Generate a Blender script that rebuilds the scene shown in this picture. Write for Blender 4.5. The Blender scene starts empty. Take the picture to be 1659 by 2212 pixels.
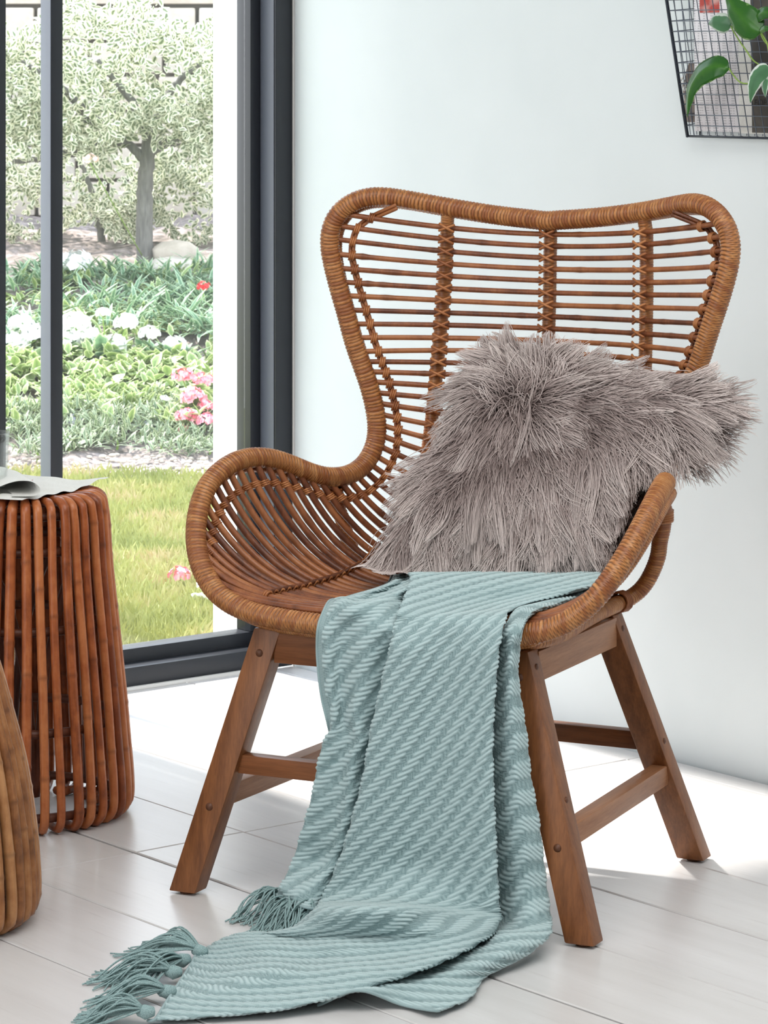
import bpy, bmesh, math, random
import numpy as np
from mathutils import Vector, Matrix, Euler
random.seed(7); rng = np.random.default_rng(7)
sc = bpy.context.scene
COL = sc.collection
V = Vector

# ------------------------------------------------------------------ camera
F_PX = 6800.0
cam_d = bpy.data.cameras.new('camera'); cam = bpy.data.objects.new('camera', cam_d); COL.objects.link(cam)
cam.location = (0, 0, 1.2); cam.rotation_euler = (math.radians(90), 0, 0)
cam_d.sensor_fit = 'VERTICAL'; cam_d.sensor_height = 24.0
cam_d.lens = F_PX / 2212.0 * 24.0
cam_d.shift_y = -(1106.0 - 130.0) / 2212.0
cam_d.clip_start = 0.05; cam_d.clip_end = 200
cam_d.dof.use_dof = True; cam_d.dof.focus_distance = 4.6; cam_d.dof.aperture_fstop = 26.0
sc.camera = cam

# ------------------------------------------------------------------ world, sun, added fill lights, exposure
SKY_STRENGTH = 3.5
SUN_STRENGTH = 10.5
CEIL_W = 70.0
SIDE_W = 60.0
world = bpy.data.worlds.new('sky'); sc.world = world; world.use_nodes = True
wn = world.node_tree; wn.nodes.clear()
wo = wn.nodes.new('ShaderNodeOutputWorld'); wb = wn.nodes.new('ShaderNodeBackground')
tc = wn.nodes.new('ShaderNodeTexCoord'); sx = wn.nodes.new('ShaderNodeSeparateXYZ'); cr = wn.nodes.new('ShaderNodeValToRGB')
cr.color_ramp.elements[0].position = 0.0; cr.color_ramp.elements[0].color = (0.95, 0.97, 1.0, 1)
cr.color_ramp.elements[1].position = 1.0; cr.color_ramp.elements[1].color = (0.62, 0.78, 1.0, 1)
wn.links.new(tc.outputs['Generated'], sx.inputs[0]); wn.links.new(sx.outputs['Z'], cr.inputs[0])
wn.links.new(cr.outputs[0], wb.inputs['Color']); wb.inputs['Strength'].default_value = SKY_STRENGTH
wn.links.new(wb.outputs[0], wo.inputs[0])

# room axes: n runs along the window wall, t runs along the white wall towards the window
NV = np.array([.781, .624]); TV = np.array([-.624, .781])
def W(n, t, z=0.0):
    return V((n * .781 - t * .624, n * .624 + t * .781, z))

sun_d = bpy.data.lights.new('sun', 'SUN'); sun = bpy.data.objects.new('sun', sun_d); COL.objects.link(sun)
sun_d.energy = SUN_STRENGTH; sun_d.angle = math.radians(3.0); sun_d.color = (1, .96, .9)
sun_dir = V((-.624, .781, math.tan(math.radians(52)))).normalized()
sun.rotation_euler = sun_dir.to_track_quat('Z', 'Y').to_euler(); sun.location = (-4, 8, 8)
def area(name, loc, look, sx_, sy_, watts, col):
    d = bpy.data.lights.new(name, 'AREA'); o = bpy.data.objects.new(name, d); COL.objects.link(o)
    d.shape = 'RECTANGLE'; d.size = sx_; d.size_y = sy_; d.energy = watts; d.color = col
    o.location = loc; o.rotation_euler = (V(loc) - V(look)).to_track_quat('Z', 'Y').to_euler()
    return o
area('ceiling_fill_light', W(2.3, 2.6, 2.5), W(2.6, 3.2, 0), 2.4, 2.6, CEIL_W, (1, .985, .97))  # added fill light standing in for daylight from above
area('side_fill_light', W(-1.6, 2.6, 1.5), W(3.0, 3.3, .6), 2.6, 2.0, SIDE_W, (.95, .98, 1.0))  # added unseen fill in place of further windows on the left
sc.view_settings.view_transform = 'Standard'; sc.view_settings.look = 'None'
sc.view_settings.exposure = 0.0; sc.view_settings.gamma = 1.0; sc.view_settings.use_curve_mapping = False

# ------------------------------------------------------------------ materials
def s2l(c):
    return tuple(((x / 255.) / 12.92 if x / 255. <= .04045 else (((x / 255.) + .055) / 1.055) ** 2.4) for x in c) + (1,)
class NT:
    def __init__(s, name):
        s.m = bpy.data.materials.new(name); s.m.use_nodes = True; s.t = s.m.node_tree
        s.b = s.t.nodes['Principled BSDF']; s.out = s.t.nodes['Material Output']
    def n(s, kind, **kw):
        x = s.t.nodes.new(kind)
        for k, v in kw.items(): setattr(x, k, v)
        return x
    def l(s, a, b): s.t.links.new(a, b)
    def noise(s, scale, detail=3, rough=.5, vec=None, stretch=None, coord='Object'):
        t = s.n('ShaderNodeTexCoord'); o = t.outputs[coord]
        if stretch:
            mp = s.n('ShaderNodeMapping'); mp.inputs['Scale'].default_value = stretch; s.l(o, mp.inputs[0]); o = mp.outputs[0]
        x = s.n('ShaderNodeTexNoise'); x.inputs['Scale'].default_value = scale; x.inputs['Detail'].default_value = detail; x.inputs['Roughness'].default_value = rough
        s.l(o, x.inputs['Vector']); return x.outputs['Fac']
    def ramp(s, fac, stops):
        r = s.n('ShaderNodeValToRGB'); e = r.color_ramp.elements
        while len(e) < len(stops): e.new(.5)
        for i, (p, c) in enumerate(stops): e[i].position = p; e[i].color = c
        s.l(fac, r.inputs[0]); return r.outputs[0]
    def mix(s, fac, a, b, mode='MIX'):
        x = s.n('ShaderNodeMix', data_type='RGBA', blend_type=mode)
        for i, v in ((0, fac), (6, a), (7, b)):
            if hasattr(v, 'links'): s.l(v, x.inputs[i])
            else: x.inputs[i].default_value = v
        return x.outputs[2]
    def math(s, op, a, b=0.0):
        x = s.n('ShaderNodeMath', operation=op)
        for i, v in ((0, a), (1, b)):
            if hasattr(v, 'links'): s.l(v, x.inputs[i])
            else: x.inputs[i].default_value = v
        return x.outputs[0]
    def attr(s, name):
        x = s.n('ShaderNodeAttribute'); x.attribute_name = name; return x.outputs['Fac']
    def rnd(s): return s.n('ShaderNodeObjectInfo').outputs['Random']
    def bump(s, h, strength=.3, dist=.002):
        b = s.n('ShaderNodeBump'); b.inputs['Strength'].default_value = strength; b.inputs['Distance'].default_value = dist
        s.l(h, b.inputs['Height']); s.l(b.outputs[0], s.b.inputs['Normal'])
    def set(s, col=None, rough=.5, spec=None, metal=None, **kw):
        if col is not None:
            if hasattr(col, 'links'): s.l(col, s.b.inputs['Base Color'])
            else: s.b.inputs['Base Color'].default_value = col
        s.b.inputs['Roughness'].default_value = rough
        if spec is not None: s.b.inputs['Specular IOR Level'].default_value = spec
        if metal is not None: s.b.inputs['Metallic'].default_value = metal
        for k, v in kw.items(): s.b.inputs[k].default_value = v
        return s.m

def cane_mat(name, dark, mid, light, rough=.38, joint=(60, 30, 18)):
    x = NT(name)
    f = x.noise(26, 4, .6); g = x.noise(300, 2, .6, stretch=(1, 1, .12))
    f2 = x.math('ADD', x.math('MULTIPLY', f, .75), x.math('MULTIPLY', g, .25))
    f3 = x.math('ADD', f2, x.math('MULTIPLY', x.math('SUBTRACT', x.rnd(), .5), .35))
    c = x.ramp(f3, [(.3, s2l(dark)), (.5, s2l(mid)), (.72, s2l(light))])
    c = x.mix(x.math('MULTIPLY', x.attr('joint'), .5), c, s2l(joint))
    x.bump(g, .15, .0006)
    return x.set(c, rough, .45)
M_WRAP = None
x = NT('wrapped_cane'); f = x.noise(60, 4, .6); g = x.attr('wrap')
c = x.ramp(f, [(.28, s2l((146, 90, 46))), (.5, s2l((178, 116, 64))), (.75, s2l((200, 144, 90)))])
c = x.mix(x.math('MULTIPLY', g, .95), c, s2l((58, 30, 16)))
c = x.mix(x.math('MULTIPLY', x.attr('strip'), .6), c, s2l((128, 68, 36)))
x.bump(x.noise(500, 2), .1, .0005); M_WRAP = x.set(c, .36, .45)
M_CANE = cane_mat('rattan_cane', (92, 50, 30), (134, 78, 46), (164, 104, 62))
M_BIND = cane_mat('rattan_binding', (120, 66, 36), (152, 92, 50), (180, 118, 70))
M_SHADED_RING = cane_mat('shaded_rattan_ring', (66, 32, 20), (84, 42, 26), (104, 56, 34), .5)  # cane coloured darker to paint in the shadow inside the stools
M_POLE = cane_mat('stained_rattan_pole', (124, 62, 32), (166, 90, 48), (192, 118, 70), .33)
M_POLE2 = cane_mat('honey_rattan_pole', (112, 68, 38), (154, 100, 58), (184, 132, 86), .36)
def wood(name, st, dark, light, rough=.42):
    x = NT(name); f = x.noise(14, 5, .62, stretch=st); g = x.noise(90, 3, .6, stretch=st)
    h = x.math('ADD', x.math('MULTIPLY', f, .7), x.math('MULTIPLY', g, .3))
    c = x.ramp(h, [(.32, s2l(dark)), (.68, s2l(light))]); x.bump(g, .12, .0006); return x.set(c, rough, .4)
M_WOODZ = wood('teak_upright', (5, 5, .35), (98, 56, 28), (146, 92, 52))
M_WOODX = wood('teak_crosswise', (.35, 5, 5), (96, 54, 28), (140, 86, 50))
M_WOODY = wood('teak_lengthwise', (5, .35, 5), (132, 84, 54), (176, 126, 90))
x = NT('dark_dowel'); M_DOWEL = x.set(s2l((92, 54, 32)), .5)
x = NT('white_wall_paint'); f = x.noise(3, 3); c = x.ramp(f, [(.3, s2l((222, 230, 232))), (.7, s2l((229, 236, 238)))])
x.bump(x.noise(220, 3), .05, .001); M_WALL = x.set(c, .55, .3)
x = NT('room_white'); M_ROOM = x.set(s2l((225, 225, 222)), .7)
x = NT('painted_floorboard'); f = x.noise(3, 5, .6, stretch=(.5, 4, 1)); g = x.noise(55, 4, .65, stretch=(.12, 2.4, 1))
c = x.ramp(f, [(.3, s2l((204, 201, 200))), (.7, s2l((219, 217, 217)))])
c = x.mix(x.math('MULTIPLY', x.ramp(g, [(.60, (0, 0, 0, 1)), (.70, (1, 1, 1, 1))]), .3), c, s2l((170, 163, 158)))
c = x.mix(x.math('MULTIPLY', x.rnd(), .15), c, s2l((208, 206, 200)))
x.bump(g, .12, .0012); M_FLOOR = x.set(c, .3, .5)
x = NT('dark_joint_base'); M_GAP = x.set(s2l((44, 34, 28)), .95)  # joint base coloured dark, since light reaches into the shallow gaps
def frame_mat(n, c):
    x = NT(n); f = x.noise(80, 3); x.bump(f, .06, .0008); return x.set(s2l(c), .38, .45)
M_LIT_EDGE2 = frame_mat('mid_lit_frame_edge', (88, 93, 104)); M_LIT_EDGE = frame_mat('pale_lit_frame_edge', (132, 138, 152)); M_FRAME = frame_mat('charcoal_frame_paint', (36, 39, 45))  # edge colours paint the lit side faces lighter than the frame
x = NT('exterior_white'); M_EXT = x.set(s2l((240, 240, 238)), .7)
x = NT('window_glass'); x.t.nodes.remove(x.b)
tr = x.n('ShaderNodeBsdfTransparent'); gl = x.n('ShaderNodeBsdfGlossy'); gl.inputs['Roughness'].default_value = .02; mx = x.n('ShaderNodeMixShader')
mx.inputs[0].default_value = .05; x.l(tr.outputs[0], mx.inputs[1]); x.l(gl.outputs[0], mx.inputs[2]); x.l(mx.outputs[0], x.out.inputs[0]); M_PANE = x.m
x = NT('tumbler_glass'); x.t.nodes.remove(x.b)
tr = x.n('ShaderNodeBsdfTransparent'); tr.inputs[0].default_value = (.97, .985, .98, 1); gl = x.n('ShaderNodeBsdfGlossy'); gl.inputs['Roughness'].default_value = .03
lw = x.n('ShaderNodeLayerWeight'); lw.inputs['Blend'].default_value = .12; mx = x.n('ShaderNodeMixShader')
x.l(lw.outputs['Facing'], mx.inputs[0]); x.l(tr.outputs[0], mx.inputs[1]); x.l(gl.outputs[0], mx.inputs[2]); x.l(mx.outputs[0], x.out.inputs[0]); M_TUMBLER = x.m
# knit
x = NT('sage_knit'); f = x.noise(700, 2, .6); hgt = x.attr('relief')
c = x.ramp(hgt, [(.0, s2l((120, 144, 146))), (.4, s2l((157, 179, 181))), (1, s2l((188, 208, 209)))])  # low relief coloured darker, painting in shade between the stitches
c = x.mix(x.math('MULTIPLY', f, .25), c, s2l((130, 152, 153)))
x.bump(f, .35, .0012)
M_KNIT = x.set(c, .92, .15)
x.b.inputs['Sheen Weight'].default_value = .25; x.b.inputs['Sheen Roughness'].default_value = .5
x = NT('sage_yarn'); f = x.noise(900, 2); c = x.ramp(f, [(.3, s2l((112, 138, 138))), (.7, s2l((164, 188, 188)))]); x.bump(f, .3, .001); M_YARN = x.set(c, .92, .15)
# fur
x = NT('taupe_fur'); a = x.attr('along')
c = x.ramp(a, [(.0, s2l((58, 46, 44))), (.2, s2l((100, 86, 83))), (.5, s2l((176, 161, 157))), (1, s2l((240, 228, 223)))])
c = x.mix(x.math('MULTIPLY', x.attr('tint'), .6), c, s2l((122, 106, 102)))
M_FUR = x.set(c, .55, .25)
x = NT('taupe_backing'); M_FURB = x.set(s2l((112, 98, 94)), .9)
x = NT('linen_cloth'); f = x.noise(500, 2, .6); c = x.ramp(f, [(.3, s2l((226, 226, 221))), (.7, s2l((240, 240, 236)))]); x.bump(f, .2, .0006); M_LINEN = x.set(c, .85)
x = NT('galvanised_wire'); M_WIRE = x.set(s2l((96, 104, 116)), .32, metal=.75)
x = NT('dark_rod'); M_ROD = x.set(s2l((40, 46, 56)), .4, metal=.5)
def leaf_mat(n, inner, outer, edge, e0=.8, rough=.35, trans=.0, vein=None):
    x = NT(n); a = x.attr('edge'); nz = x.noise(90, 2)
    aa = x.math('ADD', a, x.math('MULTIPLY', x.math('SUBTRACT', nz, .5), .5))
    c = x.ramp(aa, [(0, s2l(inner)), (.5, s2l(outer)), (e0, s2l(outer)), (min(1, e0 + .08), s2l(edge))])
    c = x.mix(x.math('MULTIPLY', x.rnd(), .25), c, s2l(inner))
    m = x.set(c, rough, .4)
    if trans: 
        x.b.inputs['Transmission Weight'].default_value = 0
        t = x.n('ShaderNodeBsdfTranslucent'); x.l(c, t.inputs[0]); mx = x.n('ShaderNodeMixShader'); mx.inputs[0].default_value = trans
        x.l(x.b.outputs[0], mx.inputs[1]); x.l(t.outputs[0], mx.inputs[2]); x.l(mx.outputs[0], x.out.inputs[0])
    return m
M_POTHOS = leaf_mat('pothos_leaf', (60, 116, 34), (38, 94, 32), (120, 160, 90), .93, .25, .15)
M_POTHOSV = leaf_mat('pale_edged_pothos_leaf', (76, 120, 84), (84, 132, 92), (222, 232, 222), .72, .3, .15)
M_VARIEG = leaf_mat('variegated_leaf', (108, 124, 90), (148, 158, 122), (240, 240, 218), .42, .5, .25)
M_GREEN = leaf_mat('broad_leaf', (112, 136, 78), (146, 168, 100), (206, 214, 164), .7, .5, .2)
M_STRAP = leaf_mat('strap_leaf', (82, 116, 84), (122, 156, 118), (190, 206, 172), .7, .5, .2)
M_LOW = leaf_mat('narrow_leaf', (84, 106, 74), (120, 140, 100), (200, 206, 174), .7, .5, .2)
def petal(n, c, c2):
    x = NT(n); f = x.noise(60, 2); return x.set(x.ramp(f, [(.35, s2l(c)), (.65, s2l(c2))]), .6)
M_PWHITE = petal('white_petal', (250, 250, 248), (238, 240, 236)); M_PPINK = petal('pink_petal', (240, 110, 130), (250, 200, 208))
M_PVIOL = petal('violet_petal', (190, 190, 232), (228, 228, 246)); M_PRED = petal('red_petal', (214, 40, 44), (226, 70, 66)); M_PPEACH = petal('peach_petal', (246, 206, 186), (250, 232, 222))
x = NT('garden_soil'); f = x.noise(16, 6, .7); M_SOIL = x.set(x.ramp(f, [(.35, s2l((92, 84, 76))), (.5, s2l((136, 124, 118))), (.68, s2l((190, 174, 170)))]), .95)
x.bump(f, .8, .02)
x = NT('lawn_ground'); f = x.noise(7, 5, .6); M_LAWN = x.set(x.ramp(f, [(.3, s2l((126, 134, 78))), (.55, s2l((152, 156, 98))), (.75, s2l((176, 162, 122)))]), .9)
x = NT('grass_blade'); f = x.noise(5, 4, .6); M_GRASS = x.set(x.ramp(f, [(.32, s2l((142, 150, 82))), (.5, s2l((174, 176, 106))), (.68, s2l((198, 180, 140)))]), .7)
x = NT('grey_bark'); f = x.noise(30, 4, .6, stretch=(3, 3, .6)); M_BARK = x.set(x.ramp(f, [(.3, s2l((96, 94, 90))), (.7, s2l((132, 130, 124)))]), .9); x.bump(f, .5, .01)
x = NT('garden_stone'); f = x.noise(9, 5, .65); c = x.ramp(f, [(.3, s2l((170, 164, 152))), (.7, s2l((208, 202, 192)))]); c = x.mix(x.math('MULTIPLY', x.rnd(), .4), c, s2l((196, 178, 156))); x.bump(f, .5, .02); M_STONE = x.set(c, .9)
x = NT('mortar'); M_MORTAR = x.set(s2l((120, 114, 106)), .95)
x = NT('newsprint'); tcn = x.n('ShaderNodeTexCoord'); mp = x.n('ShaderNodeMapping'); mp.inputs['Scale'].default_value = (60, 60, 1); x.l(tcn.outputs['Object'], mp.inputs[0])
sp = x.n('ShaderNodeSeparateXYZ'); x.l(tcn.outputs['Object'], sp.inputs[0])
ln = x.math('GREATER_THAN', x.math('SINE', x.math('MULTIPLY', sp.outputs['Z'], 1500)), .1)
nz = x.noise(180, 2, .5, stretch=(1, 1, .05)); wd = x.math('GREATER_THAN', nz, .5)
ink = x.math('MULTIPLY', x.math('MULTIPLY', ln, wd), .38)
M_NEWS = x.set(x.mix(ink, s2l((246, 244, 248)), s2l((120, 118, 124))), .85)
x = NT('red_print'); f = x.noise(30, 3); M_REDP = x.set(x.ramp(f, [(.4, s2l((196, 84, 76))), (.6, s2l((226, 196, 190)))]), .8)
x = NT('dark_cover'); f = x.noise(14, 4); M_DARKC = x.set(x.ramp(f, [(.35, s2l((52, 48, 44))), (.65, s2l((92, 86, 78)))]), .5)
x = NT('brown_paper'); f = x.noise(20, 3); M_KRAFT = x.set(x.ramp(f, [(.3, s2l((128, 116, 108))), (.7, s2l((164, 154, 148)))]), .85)
x = NT('black_print'); M_BLACK = x.set(s2l((24, 24, 26)), .6)
x = NT('green_stem'); M_STEM = x.set(s2l((130, 160, 70)), .5)
x = NT('terracotta'); M_TERRA = x.set(s2l((176, 100, 70)), .8)

# ------------------------------------------------------------------ mesh tools
class G:
    def __init__(s): s.v = []; s.f = []; s.a = {}
    def add(s, v, f, **at):
        b = len(s.v); s.v.extend([tuple(p) for p in v]); s.f.extend([tuple(i + b for i in q) for q in f])
        for k in set(list(s.a) + list(at)):
            l = s.a.setdefault(k, []); l.extend([0.0] * (b - len(l)))
            l.extend(list(at[k]) if k in at else [0.0] * len(v))
    def box(s, c, h, ax=None):
        ax = ax or (V((1, 0, 0)), V((0, 1, 0)), V((0, 0, 1))); c = V(c); vs = []
        for k in (-1, 1):
            for j in (-1, 1):
                for i in (-1, 1): vs.append(c + ax[0] * h[0] * i + ax[1] * h[1] * j + ax[2] * h[2] * k)
        s.add(vs, [(0, 2, 3, 1), (4, 5, 7, 6), (0, 1, 5, 4), (2, 6, 7, 3), (0, 4, 6, 2), (1, 3, 7, 5)])
    def boxnt(s, n0, n1, t0, t1, z0, z1):
        s.add([W(n, t, z) for z in (z0, z1) for t in (t0, t1) for n in (n0, n1)], [(0, 2, 3, 1), (4, 5, 7, 6), (0, 1, 5, 4), (2, 6, 7, 3), (0, 4, 6, 2), (1, 3, 7, 5)])
def resample(P, n, closed=False):
    """centripetal-ish Catmull-Rom through P, then n points evenly spaced by length"""
    P = np.array(P, float)
    if closed: Q = np.vstack([P[-1], P, P[0], P[1]])
    else: Q = np.vstack([2 * P[0] - P[1], P, 2 * P[-1] - P[-2]])
    out = []; m = 24
    for i in range(1, len(Q) - 2):
        t = np.linspace(0, 1, m, endpoint=False)[:, None]
        a, b, c, d = Q[i - 1], Q[i], Q[i + 1], Q[i + 2]
        out.append(.5 * (2 * b + (c - a) * t + (2 * a - 5 * b + 4 * c - d) * t ** 2 + (3 * b - a - 3 * c + d) * t ** 3))
    out = np.vstack(out + [Q[-2][None]])
    L = np.r_[0, np.cumsum(np.linalg.norm(np.diff(out, axis=0), axis=1))]
    s_ = np.linspace(0, L[-1], n + 1)[:-1] if closed else np.linspace(0, L[-1], n)
    return np.stack([np.interp(s_, L, out[:, k]) for k in range(3)], 1)
def smooth_closed(P, it):
    for _ in range(it): P = (np.roll(P, 1, 0) + 2 * P + np.roll(P, -1, 0)) / 4
    return P
def tube(g, P, r, seg=8, closed=False, cap=True, rmul=None, up=None, **at):
    """P (n,3) centre line, r scalar or (n,), rmul optional (n,seg) radius factors; at: per-ring attributes"""
    P = np.asarray(P, float); n = len(P); r = np.broadcast_to(np.asarray(r, float), (n,))
    T = (np.roll(P, -1, 0) - np.roll(P, 1, 0)) if closed else np.gradient(P, axis=0)
    T /= np.linalg.norm(T, axis=1)[:, None] + 1e-12
    u = np.array(up if up is not None else ((0, 0, 1) if abs(T[0][2]) < .9 else (1, 0, 0)), float)
    A = np.zeros((n, 3)); a = u - T[0] * np.dot(u, T[0]); a /= np.linalg.norm(a); A[0] = a
    for i in range(1, n):
        a = A[i - 1] - T[i] * np.dot(A[i - 1], T[i]); A[i] = a / np.linalg.norm(a)
    if closed:
        a = A[-1] - T[0] * np.dot(A[-1], T[0]); a /= np.linalg.norm(a)
        ang = math.atan2(np.dot(np.cross(A[0], a), T[0]), np.dot(A[0], a))
        th = -ang * np.arange(n) / n
        B = np.cross(T, A); A = A * np.cos(th)[:, None] + B * np.sin(th)[:, None]
    B = np.cross(T, A)
    ph = np.arange(seg) * 2 * math.pi / seg
    R = r[:, None] * (rmul if rmul is not None else 1.0) * np.ones((n, seg))
    Vv = P[:, None] + A[:, None] * (np.cos(ph)[None, :, None] * R[..., None]) + B[:, None] * (np.sin(ph)[None, :, None] * R[..., None])
    Vv = Vv.reshape(-1, 3)
    F = []
    for i in range(n if closed else n - 1):
        j = (i + 1) % n
        for k in range(seg):
            l = (k + 1) % seg; F.append((i * seg + k, i * seg + l, j * seg + l, j * seg + k))
    attrs = {k: np.repeat(np.asarray(v, float), seg).tolist() for k, v in at.items()}
    if cap and not closed:
        Vv = np.vstack([Vv, P[0] - T[0] * r[0] * .35, P[-1] + T[-1] * r[-1] * .35]); q = n * seg
        for k in range(seg):
            l = (k + 1) % seg; F.append((q, l, k)); F.append((q + 1, (n - 1) * seg + k, (n - 1) * seg + l))
        for k in attrs: attrs[k] += [0.0, 0.0]
    g.add(Vv, F, **attrs)
def lathe(g, prof, seg, c=(0, 0, 0)):
    vs = []; F = []
    for r, z in prof:
        for k in range(seg):
            a = 2 * math.pi * k / seg; vs.append((c[0] + r * math.cos(a), c[1] + r * math.sin(a), c[2] + z))
    for i in range(len(prof) - 1):
        for k in range(seg):
            l = (k + 1) % seg; F.append((i * seg + k, i * seg + l, (i + 1) * seg + l, (i + 1) * seg + k))
    g.add(vs, F)
def grid(g, A, **at):
    """A (r,c,3)"""
    r, c = A.shape[:2]
    idx = np.arange(r * c).reshape(r, c)
    F = np.stack([idx[:-1, :-1], idx[:-1, 1:], idx[1:, 1:], idx[1:, :-1]], -1).reshape(-1, 4)
    g.add(A.reshape(-1, 3).tolist(), F.tolist(), **at)
def mesh(name, g, mat=None, smooth=True, sharp=None):
    me = bpy.data.meshes.new(name); me.from_pydata([tuple(p) for p in g.v], [], g.f)
    for k, vals in g.a.items():
        at = me.attributes.new(k, 'FLOAT', 'POINT'); vals = list(vals) + [0.0] * (len(g.v) - len(vals)); at.data.foreach_set('value', vals)
    if mat: me.materials.append(mat)
    if smooth: me.polygons.foreach_set('use_smooth', [True] * len(me.polygons))
    me.update()
    if sharp: me.set_sharp_from_angle(angle=math.radians(sharp))
    return me
def obj(name, g, mat=None, parent=None, smooth=True, kind=None, label=None, sharp=None, bevel=None):
    me = g if isinstance(g, bpy.types.Mesh) else mesh(name, g, mat, smooth, sharp)
    if bevel:
        bm = bmesh.new(); bm.from_mesh(me); bmesh.ops.recalc_face_normals(bm, faces=bm.faces)
        bmesh.ops.bevel(bm, geom=list(bm.edges), offset=bevel, segments=2, profile=.6, affect='EDGES'); bm.to_mesh(me); bm.free()
        me.polygons.foreach_set('use_smooth', [True] * len(me.polygons)); me.set_sharp_from_angle(angle=math.radians(40))
    o = bpy.data.objects.new(name, me); COL.objects.link(o)
    if parent is not None: o.parent = parent
    if kind: o['kind'] = kind
    if label: o['label'] = label
    return o
def thing(name, label, cat, loc=(0, 0, 0), rz=0.0, group=None):
    o = bpy.data.objects.new(name, None); COL.objects.link(o); o.empty_display_size = .1
    o.location = loc; o.rotation_euler = (0, 0, rz); o['label'] = label; o['category'] = cat
    if group: o['group'] = group
    return o
def tag(o, label, cat, group=None):
    o['label'] = label; o['category'] = cat
    if group: o['group'] = group
    return o
def struct(name, g, mat, parent=None, **kw):
    return obj(name, g, mat, parent, kind='structure' if parent is None else None, **kw)

# ------------------------------------------------------------------ the room
g = G(); g.boxnt(-2.5, 3.755, -2.5, 4.99, -.06, -.012); floor = struct('floor', g, M_GAP, smooth=False)
floor['label'] = 'white painted wooden board floor with dark joints'
def plank(n0, n1, t0, t1, dz):
    g = G(); L = t1 - t0; w = n1 - n0; c = .0016
    vs = []
    for z, i in ((-.012, 0), (-c, 0), (0, c)):
        for (a, b) in ((i, i), (L - i, i), (L - i, w - i), (i, w - i)): vs.append((a, b, z))
    g.add(vs, [(3, 2, 1, 0), (0, 1, 5, 4), (1, 2, 6, 5), (2, 3, 7, 6), (3, 0, 4, 7), (4, 5, 9, 8), (5, 6, 10, 9), (6, 7, 11, 10), (7, 4, 8, 11), (8, 9, 10, 11)])
    o = obj('plank', g, M_FLOOR, floor, smooth=False)
    p = W(n0, t0, dz); o.location = p; o.rotation_euler = (0, 0, math.atan2(.781, -.624))
    # local x runs along t, local y along -n : mirror by starting from the n1 side
    p = W(n1, t0, dz); o.location = p
    return o
rows = [2.682 + .2037 * k for k in range(-16, 6)]
rows = [r for r in rows if r < 3.74] + [3.754]
gaps = {16: .0052}
segs = [(-2.49, -.6), (-.6, 1.55), (1.55, 3.961), (3.961, 4.989)]
random.seed(3)
for i in range(len(rows) - 1):
    g0 = .0062 if abs(rows[i] - 2.682) < .01 else .0028
    g1 = .0062 if abs(rows[i + 1] - 2.682) < .01 else .0028
    for (a, b) in segs:
        plank(rows[i] + g0 / 2, rows[i + 1] - g1 / 2, a + .0013, b - .0013, random.uniform(-.0006, .0004) - .0002)
g = G(); g.boxnt(3.757, 3.90, -2.5, 4.985, -.06, 2.6); struct('wall_right', g, M_WALL, smooth=False)
g = G(); g.boxnt(-2.65, -2.51, -2.5, 4.985, -.06, 2.6); struct('wall_left', g, M_ROOM, smooth=False)
g = G(); g.boxnt(-2.65, 3.90, -2.65, -2.51, -.06, 2.6); struct('wall_back', g, M_ROOM, smooth=False)
g = G(); g.boxnt(-2.65, 3.90, -2.65, 5.17, 2.601, 2.72); struct('ceiling', g, M_ROOM, smooth=False)
# window wall: solid left of the glazing, lintel above, thin white return beyond the frame
g = G(); g.boxnt(-2.65, 3.028, 4.992, 5.17, -.06, 2.6); g.boxnt(3.028, 3.90, 4.992, 5.17, 2.32, 2.6)
g.boxnt(3.690, 3.90, 5.088, 5.17, -.06, 2.32); g.boxnt(3.757, 3.90, 4.992, 5.17, -.06, 2.32)
struct('wall_front', g, M_EXT, smooth=False)
win = obj('window_1', (lambda g: (g.boxnt(3.713, 3.755, 4.991, 5.04, 0.0005, 2.315), g)[1])(G()), M_FRAME, None, kind='structure', smooth=False, bevel=.0015)
win['label'] = 'charcoal painted steel glazed garden window frame'
def wpart(name, *b):
    g = G(); g.boxnt(*b); return obj(name, g, M_FRAME, win, bevel=.0012)
wpart('frame_stile', 3.688, 3.7125, 5.0402, 5.086, .0675, 2.29)
wpart('bottom_rail', 3.095, 3.7125, 4.993, 5.04, .0005, .0415)
wpart('bottom_sash', 3.095, 3.7125, 5.0402, 5.086, .0005, .067)
wpart('top_rail', 3.095, 3.7125, 4.993, 5.086, 2.29, 2.315)
wpart('mullion', 3.222, 3.2485, 5.041, 5.0755, .0675, 2.289)
g = G(); g.boxnt(3.7112, 3.7124, 4.9945, 5.0385, .043, 2.289); obj('lit_side_strip', g, M_LIT_EDGE2, win, smooth=False)  # added strip: the frame's lit side face put in as mid grey
g = G(); g.boxnt(3.2206, 3.2219, 5.0415, 5.0750, .0675, 2.289); obj('lit_side_strip', g, M_LIT_EDGE, win, smooth=False, label='pale blue-grey edge strip with the lit side painted in')  # sky light on the mullion's side put into the strip colour
wpart('frame_stile', 3.030, 3.0930, 4.993, 5.086, .0005, 2.315)
g = G(); g.boxnt(3.250, 3.687, 5.057, 5.061, .068, 2.289); obj('pane', g, M_PANE, win, smooth=False)
g = G(); g.boxnt(3.094, 3.221, 5.057, 5.061, .068, 2.289); obj('pane', g, M_PANE, win, smooth=False)
g = G(); g.boxnt(3.095, 3.71, 4.982, 4.9905, .0, .006); struct('trim_1', g, M_EXT, smooth=False)

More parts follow.
